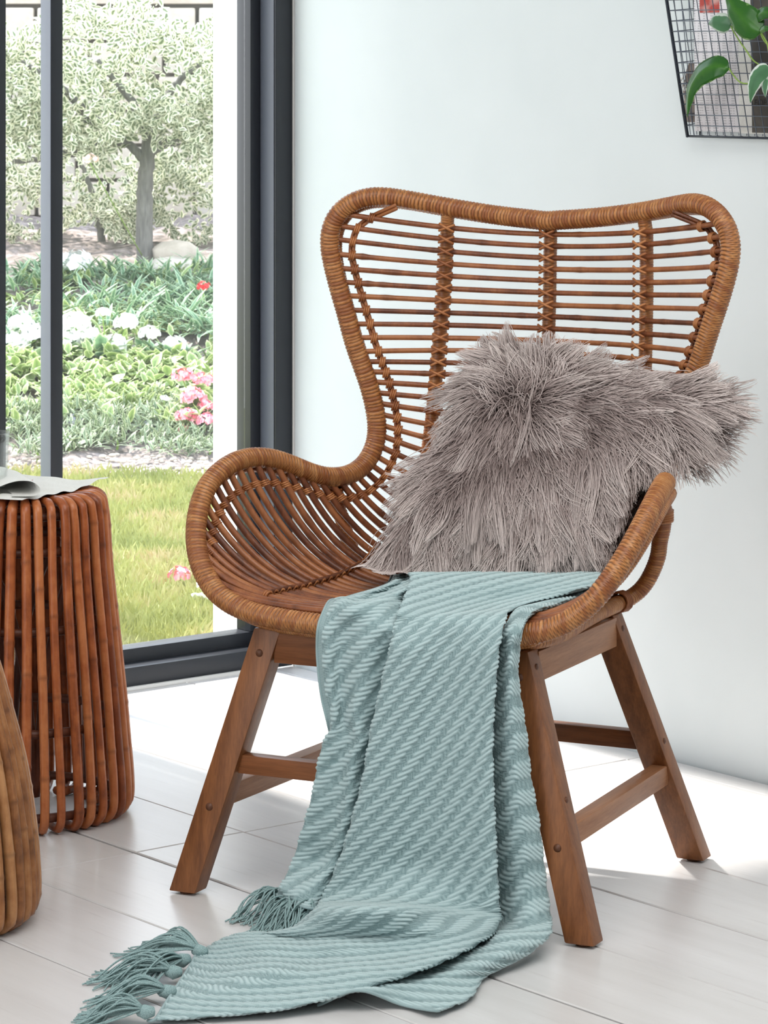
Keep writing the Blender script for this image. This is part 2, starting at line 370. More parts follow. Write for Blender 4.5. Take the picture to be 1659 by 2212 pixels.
# ------------------------------------------------------------------ rattan wing chair (local x across, y back, z up)
CA = math.radians(26)
chair = thing('rattan_wing_armchair', 'brown rattan wingback armchair with wrapped rim on splayed teak legs', 'chair', (.0985, 4.618, 0), -CA)
def CW(x, y, z): return V((.0985 + x * math.cos(CA) + y * math.sin(CA), 4.618 - x * math.sin(CA) + y * math.cos(CA), z))
HALF = [(0, .356, .948), (.085, .356, .955), (.165, .347, .966), (.235, .322, .979), (.272, .300, .984), (.300, .285, .977), (.322, .276, .961), (.334, .271, .941), (.338, .268, .915), (.332, .267, .881), (.318, .266, .834), (.304, .265, .794), (.293, .264, .757), (.281, .263, .728), (.267, .263, .695), (.257, .262, .666), (.248, .259, .632), (.245, .254, .611), (.245, .245, .592), (.249, .230, .574), (.252, .204, .561), (.258, .170, .555), (.268, .135, .556), (.281, .108, .563), (.300, .076, .579), (.320, .038, .594), (.336, -.008, .599), (.344, -.048, .593), (.349, -.092, .577), (.348, -.124, .556), (.342, -.150, .531), (.333, -.172, .505), (.317, -.192, .475), (.300, -.204, .453), (.276, -.214, .432), (.248, -.222, .419), (.207, -.231, .410), (.161, -.237, .406), (.105, -.241, .404), (0, -.243, .403)]
H_ = resample(HALF, 400)
for _ in range(30): H_[1:-1] = (H_[:-2] + 2 * H_[1:-1] + H_[2:]) / 4
HL = np.r_[0, np.cumsum(np.linalg.norm(np.diff(H_, axis=0), axis=1))]
def nearL(p): return HL[np.argmin(np.linalg.norm(H_ - np.array(p), axis=1))]
KI = [0, 2, 10, 22, 45, 48]; KL = [nearL(p) for p in [(.324, .275, .957), (.338, .268, .917), (.286, .264, .738), (.252, .210, .562), (.317, -.192, .475), (.272, -.215, .430)]]
CI = [0, 5, 10, 14, 16, 18, 20, 22, 24, 27, 30, 35, 40, 45, 48]
CY = [.360, .357, .350, .343, .336, .325, .310, .285, .250, .200, .140, .035, -.085, -.200, -.229]
CZ = [.927, .835, .742, .660, .610, .560, .510, .465, .432, .410, .402, .402, .409, .420, .4185]
def rim_at(i):
    L = np.interp(i, KI, KL); return np.array([np.interp(L, HL, H_[:, k]) for k in range(3)])
def shell(s, i):
    r = rim_at(i); yc = np.interp(i, CI, CY); zc = np.interp(i, CI, CZ)
    p = np.interp(i, [0, 10, 16, 20, 26, 30], [2, 2, 2.2, 2.6, 3.7, 4.3]); q = np.interp(i, [0, 14, 30], [2.1, 2.1, 2.5])
    a = abs(s); return np.array([r[0] * s, yc + (r[1] - yc) * a ** q, zc + (r[2] - zc) * a ** p])
def shell_n(s, i):
    e = .01; du = shell(min(1, s + e), i) - shell(max(-1, s - e), i); dv = shell(s, min(47.5, i + .3)) - shell(s, max(0, i - .3))
    n = np.cross(du, dv); n /= np.linalg.norm(n)
    if np.dot(n, shell(s, i) - np.array([0, .02, .72])) < 0: n = -n
    return n      # points outwards (behind the back, under the seat)

# the wrapped rim: a closed tube whose surface carries every turn of the binding
full = np.vstack([H_, (H_ * np.array([-1, 1, 1]))[::-1][1:-1]])
LEN = np.linalg.norm(np.diff(np.vstack([full, full[:1]]), axis=0), axis=1).sum()
def wrapped(path_len, pts_n, seg, pitch, depth, seed, twist=.0):
    r_ = np.random.default_rng(seed); nt = int(path_len / pitch)
    edges = np.cumsum(r_.uniform(.75, 1.25, nt)); edges = edges / edges[-1]
    s_ = np.linspace(0, 1, pts_n, endpoint=False)
    ph = np.arange(seg) / seg
    ss = (s_[:, None] + (twist * pitch / path_len) * np.sin(2 * math.pi * ph)[None]) % 1.0
    k = np.searchsorted(edges, ss.ravel(), side='right').reshape(ss.shape); e0 = np.r_[0, edges]
    loc = (ss - e0[np.clip(k, 0, nt - 1)]) / (e0[np.clip(k + 1, 1, nt)] - e0[np.clip(k, 0, nt - 1)])
    prof = 1 - np.abs(2 * loc - 1) ** 3.2
    strip = r_.uniform(0, 1, nt + 2)[np.clip(k, 0, nt)]
    return prof, strip
def wrapped_tube(name, P, r, seg, pitch, closed, parent, seed=1, per=5, depth=.0011, mat=None):
    L = np.linalg.norm(np.diff(P, axis=0), axis=1).sum()
    n = int(L / pitch * per); Q = resample(P, n, closed)
    if closed: n = len(Q)
    rr = np.full(n, r) if np.isscalar(r) else np.interp(np.linspace(0, 1, n), np.linspace(0, 1, len(r)), r)
    prof, strip = wrapped(L, n, seg, pitch, depth, seed, 1.2)
    rm = 1 + (prof - 1) * (depth / rr)[:, None]
    g = G(); tube(g, Q, rr, seg, closed=closed, rmul=rm)
    ex = 0 if closed else 2
    g.a['wrap'] = ((1 - prof) ** 1.0).ravel().tolist() + [0] * ex; g.a['strip'] = (strip > .72).astype(float).ravel().tolist() + [0] * ex
    return obj(name, g, mat or M_WRAP, parent)
rimP = full[::6]
wrapped_tube('rim', rimP, .0156, 14, .0056, True, chair, 2, per=9, depth=.0021)
# second, thinner wrapped tube that runs along the outside of the rim
off = []
N2 = len(H_)
for j in range(0, N2, 6):
    L = HL[j]; T = H_[min(j + 3, N2 - 1)] - H_[max(j - 3, 0)]; T /= np.linalg.norm(T)
    if L < KL[0]:
        w = np.clip((KL[0] - L) / .06, 0, 1); i = 0
    elif L > KL[-1]:
        w = np.clip((L - KL[-1]) / .06, 0, 1); i = 47
    else: w = 0; i = np.interp(L, KL, KI)
    inn = shell(.93, i) - shell(1, i); inn /= np.linalg.norm(inn)
    inn = inn * (1 - w) + w * (np.array([0, .1, -1]) if L < KL[0] else np.array([0, 1, .0])); inn -= T * np.dot(inn, T); inn /= np.linalg.norm(inn)
    out = np.cross(T, inn); c0 = np.array([0, .02, .70])
    if np.dot(out, H_[j] - c0) < 0: out = -out
    off.append(H_[j] + inn * .0085 + out * .0135)
off = np.array(off)
off = np.vstack([off, (off * np.array([-1, 1, 1]))[::-1][1:-1]]); off = smooth_closed(off, 3)
wrapped_tube('outer_rim', off, .0088, 10, .0042, True, chair, 5)

# canes from rim to rim
def cane_tube(name, P, r, parent, seed, mat, n=56, seg=8, joints=2, label=None):
    r_ = np.random.default_rng(seed); Q = resample(P, n)
    Q += .0004 * np.sin(np.linspace(0, 7, n)[:, None] + r_.uniform(0, 6, 3)); rr = np.full(n, r) * (1 + .03 * np.sin(np.linspace(0, 9, n) + r_.uniform(0, 6))); jt = np.zeros(n)
    for _ in range(joints):
        k = int(r_.integers(4, n - 4)); rr[k] *= 1.13; jt[k] = .8
    g = G(); tube(g, Q, rr, seg, joint=jt); return obj(name, g, mat, parent)
SS = np.sign(np.linspace(-1, 1, 33)) * np.abs(np.linspace(-1, 1, 33)) ** .8
for i in list(range(46)) + [46.2, 47.3]:
    P = [shell(s, i) for s in SS]
    rc = np.interp(i, [0, 10, 18, 24, 45], [.0042, .0042, .0044, .0049, .0054])
    cane_tube('cane', P, rc, chair, 100 + int(i * 3), M_CANE, joints=3)
# the thin inner ring tied to every cane near the rim, on both sides
def s_ring(i, d):
    P = [shell(s, i) for s in np.linspace(1, .4, 40)]; L = np.r_[0, np.cumsum(np.linalg.norm(np.diff(P, axis=0), axis=1))]
    return np.interp(d, L, np.linspace(1, .4, 40))
RD = lambda i: np.interp(i, [0, 1, 3, 10, 18, 30, 40, 45], [.052, .040, .034, .034, .036, .042, .042, .034])
for sg in (1, -1):
    P = []
    for i in np.arange(0, 45.01, .5):
        s = s_ring(i, RD(i)); p = shell(s, i) + shell_n(s, i) * .0075; p[0] *= sg; P.append(p)
    top = rim_at(0) * np.array([.72, 1.08, 1.012]); top[0] *= sg; P.insert(0, top)
    P = np.array(P); gg = G()
    for dx in (-.0028, .0028):
        Q = resample(P, 130); T = np.gradient(Q, axis=0); T /= np.linalg.norm(T, axis=1)[:, None]
        sd = np.cross(T, np.array([0, 1, 0])); sd /= np.linalg.norm(sd, axis=1)[:, None] + 1e-9
        tube(gg, Q + sd * dx, .0030, 6)
    obj('inner_ring', gg, M_CANE, chair)
def knot_mesh(name, r, L, turns=3):
    """a short bundle of binding turns around local x"""
    g = G()
    for k in range(turns):
        a = (k - (turns - 1) / 2) * L / turns; th = np.linspace(0, 2 * math.pi, 11)[:-1]
        P = np.stack([a + .0012 * np.sin(th), r * np.cos(th), r * 1.1 * np.sin(th)], 1); tube(g, P, L / turns * .55, 5, closed=True)
    return mesh(name, g, M_BIND)
def cross_mesh(name, rp):
    """crossed binding strips over a cane where it passes a post: x along the cane, z along the post, -y towards the sitter"""
    g = G()
    for d in (1, -1):
        th = np.linspace(-1.15, 1.15, 9)
        P = np.stack([.003 + rp * 1.05 * np.sin(th), -.006 - rp * .55 * np.cos(th) + d * .0004, d * .0062 * np.sin(th)], 1); tube(g, P, .0022, 5)
    return mesh(name, g, M_BIND)
KN = knot_mesh('binding', .0068, .0095); KS = knot_mesh('binding', .0062, .008, 2); KX = cross_mesh('binding', .0125)
def place(me, p, xdir, ndir):
    xd = V(xdir).normalized(); yd = V(ndir); yd = (yd - xd * yd.dot(xd)).normalized(); zd = xd.cross(yd)
    o = bpy.data.objects.new('binding', me); COL.objects.link(o); o.parent = chair
    o.matrix_local = Matrix.Translation(V(p)) @ Matrix((xd, yd, zd)).transposed().to_4x4()
for i in range(46):
    for sg in (1, -1):
        s = s_ring(i, RD(i)) * sg; n = shell_n(abs(s), i) * np.array([sg, 1, 1]); d = shell(s + .01, i) - shell(s - .01, i)
        place(KN, shell(s, i) + n * .003, d, n)
# three wrapped posts behind the canes, carried down under the seat
def post_x(i): return np.interp(i, [0, 20, 45], [.166, .176, .185])
for px in (-1, 0, 1):
    P = []
    for i in np.arange(0, 43.1, 1.0):
        xx = post_x(i) * px; s = xx / rim_at(i)[0]; n = shell_n(abs(s) if px else .0, i)
        if px < 0: n = n * np.array([-1, 1, 1])
        P.append(shell(s, i) + n * .0128)
    tp = np.array([P[0][0] * .98, P[0][1] - .004, np.interp(abs(P[0][0]), H_[:120, 0], H_[:120, 2]) - .004]); P.insert(0, tp)
    wrapped_tube('back_post', np.array(P), .0112, 10, .0044, False, chair, 20 + px, per=4)
    for i in range(0, 26):
        xx = post_x(i) * px; s = xx / rim_at(i)[0]; n = shell_n(abs(s) if px else .0, i)
        if px < 0: n = n * np.array([-1, 1, 1])
        place(KX, shell(s, i), shell(s + .01, i) - shell(s - .01, i), n)
# thin runner lying on the seat canes, tied to each
for sg in (1, -1):
    P = []
    for i in np.arange(27, 45.3, 1.0):
        s = sg * .200 / rim_at(min(i, 45))[0]; n = shell_n(abs(s), min(i, 45)) * np.array([sg, 1, 1]); P.append(shell(s, min(i, 45)) - n * .0078)
        if i < 45.2 and i >= 28:
            place(KS, shell(s, min(i, 45)) - n * .002, shell(s + .01, min(i, 45)) - shell(s - .01, min(i, 45)), n)
    gg = G(); tube(gg, resample(P, 50), .0032, 6); obj('seat_runner', gg, M_CANE, chair)
# wrapped side hoops: up from the seat base to the arm rim
HOOP = [(.262, .138, .553), (.276, .149, .541), (.270, .160, .512), (.263, .166, .489), (.258, .170, .465), (.247, .170, .438), (.235, .165, .418), (.222, .152, .405), (.211, .12, .3985), (.206, .06, .3945), (.212, -.02, .394), (.222, -.10, .395), (.215, -.18, .396), (.16, -.222, .3935)]
for sg in (1, -1):
    wrapped_tube('support_hoop', np.array(HOOP) * np.array([sg, 1, 1]), .0122, 10, .0042, False, chair, 40 + sg, per=4)
    gg = G(); gh = G()
    for k in range(5): 
        th = np.linspace(0, 2 * math.pi, 13)[:-1]; c = np.array([.2725 * sg, .1545, .522 + .0035 * k]); tube(gg, np.stack([c[0] + .0145 * np.cos(th), c[1] + .0145 * np.sin(th), c[2] + .002 * np.sin(th)], 1), .0022, 5, closed=True)
    for k in range(4):
        th = np.linspace(0, 2 * math.pi, 13)[:-1]; c = np.array([(.216 - .001 * k) * sg, .137 - .0035 * k, .4015]); tube(gh, np.stack([c[0] + .0145 * np.cos(th), c[1] + .001 * np.cos(th), c[2] + .0145 * np.sin(th)], 1), .0022, 5, closed=True)
    obj('hoop_binding', gg, M_BIND, chair); obj('hoop_binding', gh, M_BIND, chair)
wrapped_tube('base_rail', np.array([(-.207, .10, .3955), (-.1, .104, .3935), (0, .105, .393), (.1, .104, .3935), (.207, .10, .3955)]), .0105, 10, .0046, False, chair, 61, per=4)
# teak underframe
def hexa(top, bot, zt, zb, w, d):
    """leg with outer-front corner given at top and bottom, section w (x, towards the middle) by d (y, towards the back)"""
    vs = []
    for (x, y), z in ((bot, zb), (top, zt)):
        sx_ = -1 if x > 0 else 1
        vs += [V((x, y, z)), V((x + sx_ * w, y, z)), V((x, y + d, z)), V((x + sx_ * w, y + d, z))]
    return vs
HF = [(0, 2, 3, 1), (4, 5, 7, 6), (0, 1, 5, 4), (2, 6, 7, 3), (0, 4, 6, 2), (1, 3, 7, 5)]
LEGS = {}
for sg in (-1, 1):
    for fr, top, bot in (('f', (.214, -.212), (.330, -.256)), ('b', (.213, .105), (.305, .238))):
        t_ = (top[0] * sg, top[1]); b_ = (bot[0] * sg, bot[1]); LEGS[(sg, fr)] = (t_, b_)
        g = G(); g.add(hexa(t_, b_, .385, .004, .043, .036), HF); lg = obj('leg', g, M_WOODZ, chair, bevel=.003)
        g = G(); lathe(g, [(0, 0), (.011, 0), (.012, .004), (.0, .005)], 12, (b_[0] - sg * .0215, b_[1] + .018, 0)); obj('foot_glide', g, M_DOWEL, lg)
def leg_at(sg, fr, z):
    t_, b_ = LEGS[(sg, fr)]; k = (.385 - z) / (.385 - .004); return t_[0] + (b_[0] - t_[0]) * k, t_[1] + (b_[1] - t_[1]) * k
def bar(name, a, b, hw, hz, mat):
    """a, b end centres; horizontal bar"""
    a = V(a); b = V(b); d = (b - a); L = d.length / 2; d.normalize(); sd = V((0, 0, 1)).cross(d).normalized()
    g = G(); g.box((a + b) / 2, (L, hw, hz), (d, sd, d.cross(sd))); return obj(name, g, mat, chair, bevel=.002)
for fr, off_y in (('f', .018), ('b', .018)):
    for z, hz, hw, nm in ((.3590, .0220, .011, 'apron'), (.190 if fr == 'f' else .187, .0135, .011, 'stretcher')):
        xl, yl = leg_at(-1, fr, z); xr, yr = leg_at(1, fr, z)
        yy = yl + (.020 if nm == 'stretcher' or fr == 'b' else .014)
        bar(nm, (xl + .040, yy, z), (xr - .040, yy, z), hw, hz, M_WOODX)
for sg in (-1, 1):
    for z, hz, hw, nm in ((.3595, .0215, .011, 'apron'), (.1385, .0145, .0125, 'stretcher')):
        xf, yf = leg_at(sg, 'f', z); xb, yb = leg_at(sg, 'b', z)
        o_ = .019 if nm == 'stretcher' else .0150
        bar(nm, (xf - sg * o_, yf + .034, z), (xb - sg * o_, yb + .002, z), hw, hz, M_WOODY)
# dowel plugs
def dowel(c, d, r=.0058):
    d = V(d).normalized(); g = G(); tube(g, [V(c) - d * .002, V(c) + d * .00025], r, 12); obj('dowel', g, M_DOWEL, chair)
for sg in (-1, 1):
    for z in (.350, .128):
        x_, y_ = leg_at(sg, 'f', z); dowel((x_ - sg * .0215, y_ - .0003, z), (0, -1, 0))
        x_, y_ = leg_at(sg, 'b', z); dowel((x_ - sg * .0215, y_ + .0363, z), (0, 1, 0))
    for fr in 'fb':
        for z in (.188, .362):
            x_, y_ = leg_at(sg, fr, z); dowel((x_ + sg * .0003, y_ + .018, z), (sg, 0, 0), .005)
g = G(); g.box((0, -.055, .3825), (.165, .125, .0015)); g2 = obj('mounting_plate', g, M_ROD, chair, smooth=False)

# ------------------------------------------------------------------ knitted throw (world metres: seat, over the front rim, down, out over the floor)
THROW_A=[[(0.044,4.677,0.440),(0.034,4.634,0.447),(0.096,4.644,0.447),(0.157,4.655,0.447),(0.220,4.666,0.447),(0.282,4.676,0.447),(0.273,4.711,0.440)],
[(0.046,4.553,0.438),(0.036,4.507,0.449),(0.103,4.491,0.453),(0.170,4.483,0.455),(0.235,4.461,0.458),(0.297,4.397,0.468),(0.292,4.474,0.450)],
[(0.037,4.512,0.425),(0.027,4.442,0.437),(0.082,4.440,0.438),(0.136,4.452,0.438),(0.191,4.453,0.441),(0.243,4.400,0.452),(0.235,4.455,0.440)],
[(0.029,4.410,0.425),(0.019,4.376,0.431),(0.060,4.379,0.431),(0.101,4.389,0.431),(0.142,4.401,0.432),(0.181,4.376,0.438),(0.172,4.396,0.432)],
[(0.024,4.362,0.417),(0.015,4.363,0.417),(0.053,4.344,0.422),(0.091,4.326,0.428),(0.128,4.308,0.432),(0.165,4.288,0.438),(0.155,4.298,0.435)],
[(0.017,4.387,0.381),(0.008,4.353,0.387),(0.045,4.328,0.392),(0.083,4.321,0.393),(0.120,4.294,0.398),(0.156,4.274,0.402),(0.148,4.318,0.392)],
[(0.009,4.389,0.348),(0.000,4.355,0.355),(0.039,4.329,0.360),(0.078,4.321,0.361),(0.116,4.294,0.367),(0.153,4.273,0.371),(0.145,4.317,0.361)],
[(0.001,4.392,0.310),(-0.008,4.357,0.317),(0.032,4.331,0.322),(0.072,4.323,0.324),(0.111,4.295,0.330),(0.150,4.274,0.334),(0.141,4.318,0.324)],
[(-0.008,4.395,0.272),(-0.017,4.361,0.279),(0.025,4.334,0.285),(0.066,4.324,0.287),(0.107,4.296,0.293),(0.148,4.274,0.298),(0.139,4.318,0.287)],
[(-0.014,4.397,0.237),(-0.023,4.362,0.245),(0.020,4.335,0.251),(0.063,4.325,0.253),(0.105,4.295,0.259),(0.147,4.273,0.264),(0.138,4.317,0.253)],
[(-0.022,4.400,0.190),(-0.031,4.365,0.198),(0.015,4.336,0.205),(0.059,4.326,0.207),(0.104,4.295,0.214),(0.148,4.271,0.219),(0.139,4.316,0.208)],
[(-0.031,4.403,0.154),(-0.040,4.368,0.163),(0.008,4.338,0.170),(0.056,4.326,0.173),(0.103,4.294,0.180),(0.149,4.269,0.186),(0.141,4.314,0.174)],
[(-0.044,4.407,0.108),(-0.053,4.372,0.117),(-0.001,4.341,0.124),(0.050,4.327,0.128),(0.101,4.293,0.136),(0.151,4.267,0.143),(0.142,4.311,0.131)],
[(-0.060,4.413,0.064),(-0.068,4.378,0.073),(-0.012,4.344,0.082),(0.044,4.328,0.086),(0.098,4.292,0.095),(0.152,4.264,0.103),(0.144,4.308,0.090)],
[(-0.075,4.402,0.035),(-0.084,4.378,0.041),(-0.023,4.332,0.051),(0.037,4.298,0.058),(0.096,4.280,0.060),(0.154,4.262,0.063),(0.146,4.306,0.049)],
[(-0.092,4.356,0.020),(-0.099,4.264,0.045),(-0.035,4.155,0.075),(0.027,4.149,0.075),(0.090,4.202,0.055),(0.154,4.236,0.040),(0.145,4.268,0.030)],
[(-0.112,4.327,0.010),(-0.119,4.255,0.030),(-0.051,4.174,0.050),(0.014,4.148,0.055),(0.079,4.158,0.050),(0.146,4.205,0.035),(0.138,4.255,0.020)],
[(-0.140,4.315,0.005),(-0.147,4.254,0.022),(-0.077,4.194,0.035),(-0.009,4.164,0.040),(0.058,4.144,0.042),(0.125,4.160,0.034),(0.118,4.241,0.010)],
[(-0.175,4.320,0.003),(-0.182,4.273,0.016),(-0.116,4.216,0.022),(-0.052,4.131,0.036),(0.010,4.118,0.030),(0.071,4.063,0.036),(0.062,4.145,0.010)],
[(-0.200,4.302,0.003),(-0.207,4.270,0.012),(-0.151,4.157,0.028),(-0.100,4.125,0.022),(-0.049,4.031,0.034),(0.000,4.008,0.026),(-0.010,4.065,0.008)],
[(-0.215,4.279,0.003),(-0.223,4.254,0.010),(-0.181,4.152,0.020),(-0.140,4.045,0.032),(-0.104,4.017,0.022),(-0.067,3.962,0.020),(-0.077,4.009,0.005)],
[(-0.226,4.257,0.003),(-0.233,4.232,0.010),(-0.206,4.143,0.014),(-0.179,4.030,0.026),(-0.156,3.995,0.016),(-0.133,3.934,0.014),(-0.143,3.963,0.004)],
[(-0.233,4.239,0.003),(-0.240,4.215,0.010),(-0.230,4.113,0.014),(-0.221,4.020,0.018),(-0.214,3.970,0.014),(-0.208,3.922,0.010),(-0.218,3.942,0.003)],
[(-0.240,4.226,0.003),(-0.247,4.201,0.010),(-0.256,4.116,0.012),(-0.265,4.033,0.014),(-0.275,3.967,0.012),(-0.285,3.910,0.008),(-0.295,3.923,0.003)]]
THROW_B=[[(0.014,4.717,0.430),(0.024,4.680,0.436),(0.034,4.680,0.436),(0.045,4.680,0.436),(0.055,4.717,0.430)],
[(-0.008,4.605,0.428),(0.005,4.549,0.440),(0.019,4.573,0.436),(0.037,4.513,0.446),(0.051,4.601,0.430)],
[(-0.055,4.557,0.422),(-0.036,4.498,0.434),(-0.020,4.506,0.430),(0.013,4.473,0.437),(0.037,4.537,0.422)],
[(-0.085,4.434,0.424),(-0.066,4.407,0.430),(-0.050,4.388,0.427),(-0.010,4.387,0.431),(0.026,4.397,0.424)],
[(-0.092,4.415,0.407),(-0.074,4.403,0.409),(-0.055,4.400,0.407),(-0.019,4.375,0.414),(0.019,4.364,0.411)],
[(-0.094,4.418,0.375),(-0.077,4.401,0.378),(-0.060,4.404,0.378),(-0.027,4.372,0.383),(0.017,4.385,0.381)],
[(-0.092,4.417,0.343),(-0.076,4.401,0.346),(-0.062,4.405,0.345),(-0.032,4.375,0.351),(0.010,4.389,0.348)],
[(-0.087,4.415,0.305),(-0.072,4.399,0.309),(-0.060,4.404,0.308),(-0.037,4.377,0.313),(0.003,4.392,0.310)],
[(-0.079,4.411,0.272),(-0.067,4.396,0.276),(-0.057,4.402,0.274),(-0.040,4.378,0.279),(-0.006,4.397,0.275)],
[(-0.074,4.430,0.242),(-0.082,4.404,0.248),(-0.055,4.395,0.250),(-0.033,4.375,0.254),(-0.012,4.399,0.249)],
[(-0.075,4.430,0.220),(-0.089,4.407,0.225),(-0.061,4.398,0.227),(-0.042,4.379,0.231),(-0.018,4.402,0.226)],
[(-0.077,4.431,0.165),(-0.100,4.412,0.170),(-0.070,4.402,0.172),(-0.048,4.383,0.177),(-0.026,4.406,0.171)],
[(-0.085,4.435,0.110),(-0.116,4.420,0.113),(-0.081,4.407,0.116),(-0.059,4.388,0.121),(-0.038,4.412,0.115)],
[(-0.098,4.441,0.067),(-0.129,4.426,0.071),(-0.097,4.415,0.074),(-0.072,4.394,0.079),(-0.053,4.419,0.073)],
[(-0.117,4.428,0.046),(-0.140,4.409,0.052),(-0.116,4.389,0.054),(-0.090,4.376,0.056),(-0.066,4.409,0.049)],
[(-0.130,4.418,0.034),(-0.146,4.395,0.042),(-0.122,4.372,0.040),(-0.099,4.364,0.035),(-0.076,4.403,0.028)],
[(-0.135,4.419,0.025),(-0.149,4.410,0.030),(-0.127,4.371,0.030),(-0.103,4.343,0.030),(-0.084,4.380,0.020)]]
THROW_C=[[(0.256,4.707,0.440),(0.270,4.653,0.450),(0.291,4.653,0.450),(0.310,4.583,0.460),(0.324,4.690,0.440)],
[(0.241,4.484,0.435),(0.258,4.437,0.447),(0.279,4.456,0.449),(0.301,4.454,0.452),(0.305,4.510,0.440)],
[(0.195,4.430,0.430),(0.212,4.402,0.440),(0.229,4.381,0.445),(0.244,4.375,0.446),(0.252,4.456,0.428)],
[(0.168,4.309,0.430),(0.177,4.329,0.436),(0.186,4.331,0.437),(0.194,4.315,0.436),(0.194,4.309,0.432)],
[(0.160,4.296,0.417),(0.168,4.288,0.423),(0.178,4.281,0.424),(0.186,4.279,0.422),(0.184,4.285,0.416)],
[(0.153,4.325,0.392),(0.164,4.299,0.397),(0.174,4.283,0.400),(0.184,4.292,0.398),(0.179,4.317,0.394)],
[(0.148,4.327,0.359),(0.162,4.300,0.365),(0.173,4.284,0.368),(0.182,4.292,0.366),(0.177,4.318,0.361)],
[(0.145,4.328,0.315),(0.161,4.301,0.321),(0.174,4.283,0.324),(0.187,4.290,0.323),(0.179,4.317,0.318)],
[(0.144,4.329,0.276),(0.161,4.301,0.282),(0.178,4.281,0.286),(0.193,4.287,0.285),(0.183,4.315,0.279)],
[(0.144,4.329,0.214),(0.162,4.300,0.220),(0.180,4.280,0.225),(0.199,4.284,0.224),(0.188,4.313,0.218)],
[(0.145,4.328,0.164),(0.164,4.299,0.171),(0.186,4.277,0.176),(0.208,4.280,0.175),(0.195,4.309,0.168)],
[(0.146,4.328,0.105),(0.168,4.297,0.113),(0.192,4.274,0.119),(0.215,4.276,0.118),(0.201,4.306,0.111)],
[(0.148,4.327,0.061),(0.171,4.296,0.069),(0.196,4.272,0.075),(0.220,4.274,0.075),(0.205,4.305,0.067)],
[(0.149,4.315,0.023),(0.170,4.281,0.029),(0.195,4.248,0.038),(0.224,4.259,0.038),(0.212,4.296,0.028)],
[(0.141,4.257,0.020),(0.160,4.187,0.035),(0.188,4.180,0.035),(0.215,4.192,0.030),(0.207,4.274,0.012)],
[(0.125,4.241,0.015),(0.144,4.162,0.028),(0.168,4.144,0.030),(0.190,4.162,0.020),(0.196,4.240,0.006)],
[(0.080,4.186,0.012),(0.104,4.140,0.020),(0.127,4.105,0.024),(0.153,4.121,0.014),(0.165,4.175,0.004)],
[(0.018,4.108,0.010),(0.054,4.083,0.014),(0.087,4.057,0.020),(0.122,4.081,0.010),(0.133,4.120,0.004)],
[(-0.042,4.053,0.008),(0.006,4.016,0.020),(0.047,4.019,0.012),(0.097,3.992,0.010),(0.107,4.030,0.004)],
[(-0.084,3.983,0.004),(-0.027,3.965,0.028),(0.022,3.980,0.006),(0.062,3.942,0.010),(0.070,3.982,0.003)]]
def bicubic(P, nr, nc):
    """smooth surface through a net of points, nr x nc samples spread evenly along its mean lengths"""
    P = np.array(P, float)
    def along(P, n):      # resample axis 0
        R = P.shape[0]; d = np.linalg.norm(np.diff(P, axis=0), axis=2).mean(1); L = np.r_[0, np.cumsum(d)]
        s_ = np.linspace(0, L[-1], n); k = np.clip(np.searchsorted(L, s_, side='right') - 1, 0, R - 2); t = (s_ - L[k]) / (L[k + 1] - L[k])
        Q = np.concatenate([2 * P[:1] - P[1:2], P, 2 * P[-1:] - P[-2:-1]])
        a, b, c, e = Q[k], Q[k + 1], Q[k + 2], Q[k + 3]; h = np.r_[d[:1], d, d[-1:]]
        h1 = h[k + 1][:, None, None]; h0 = h[k][:, None, None]; h2 = h[np.minimum(k + 2, len(h) - 1)][:, None, None]
        m1 = ((c - b) / h1 * h0 + (b - a) / h0 * h1) / (h0 + h1) * h1; m2 = ((e - c) / h2 * h1 + (c - b) / h1 * h2) / (h1 + h2) * h1
        t = t[:, None, None]
        return (2 * t**3 - 3 * t**2 + 1) * b + (t**3 - 2 * t**2 + t) * m1 + (-2 * t**3 + 3 * t**2) * c + (t**3 - t**2) * m2
    Q = along(P, nr); Q = along(Q.transpose(1, 0, 2), nc).transpose(1, 0, 2); return Q
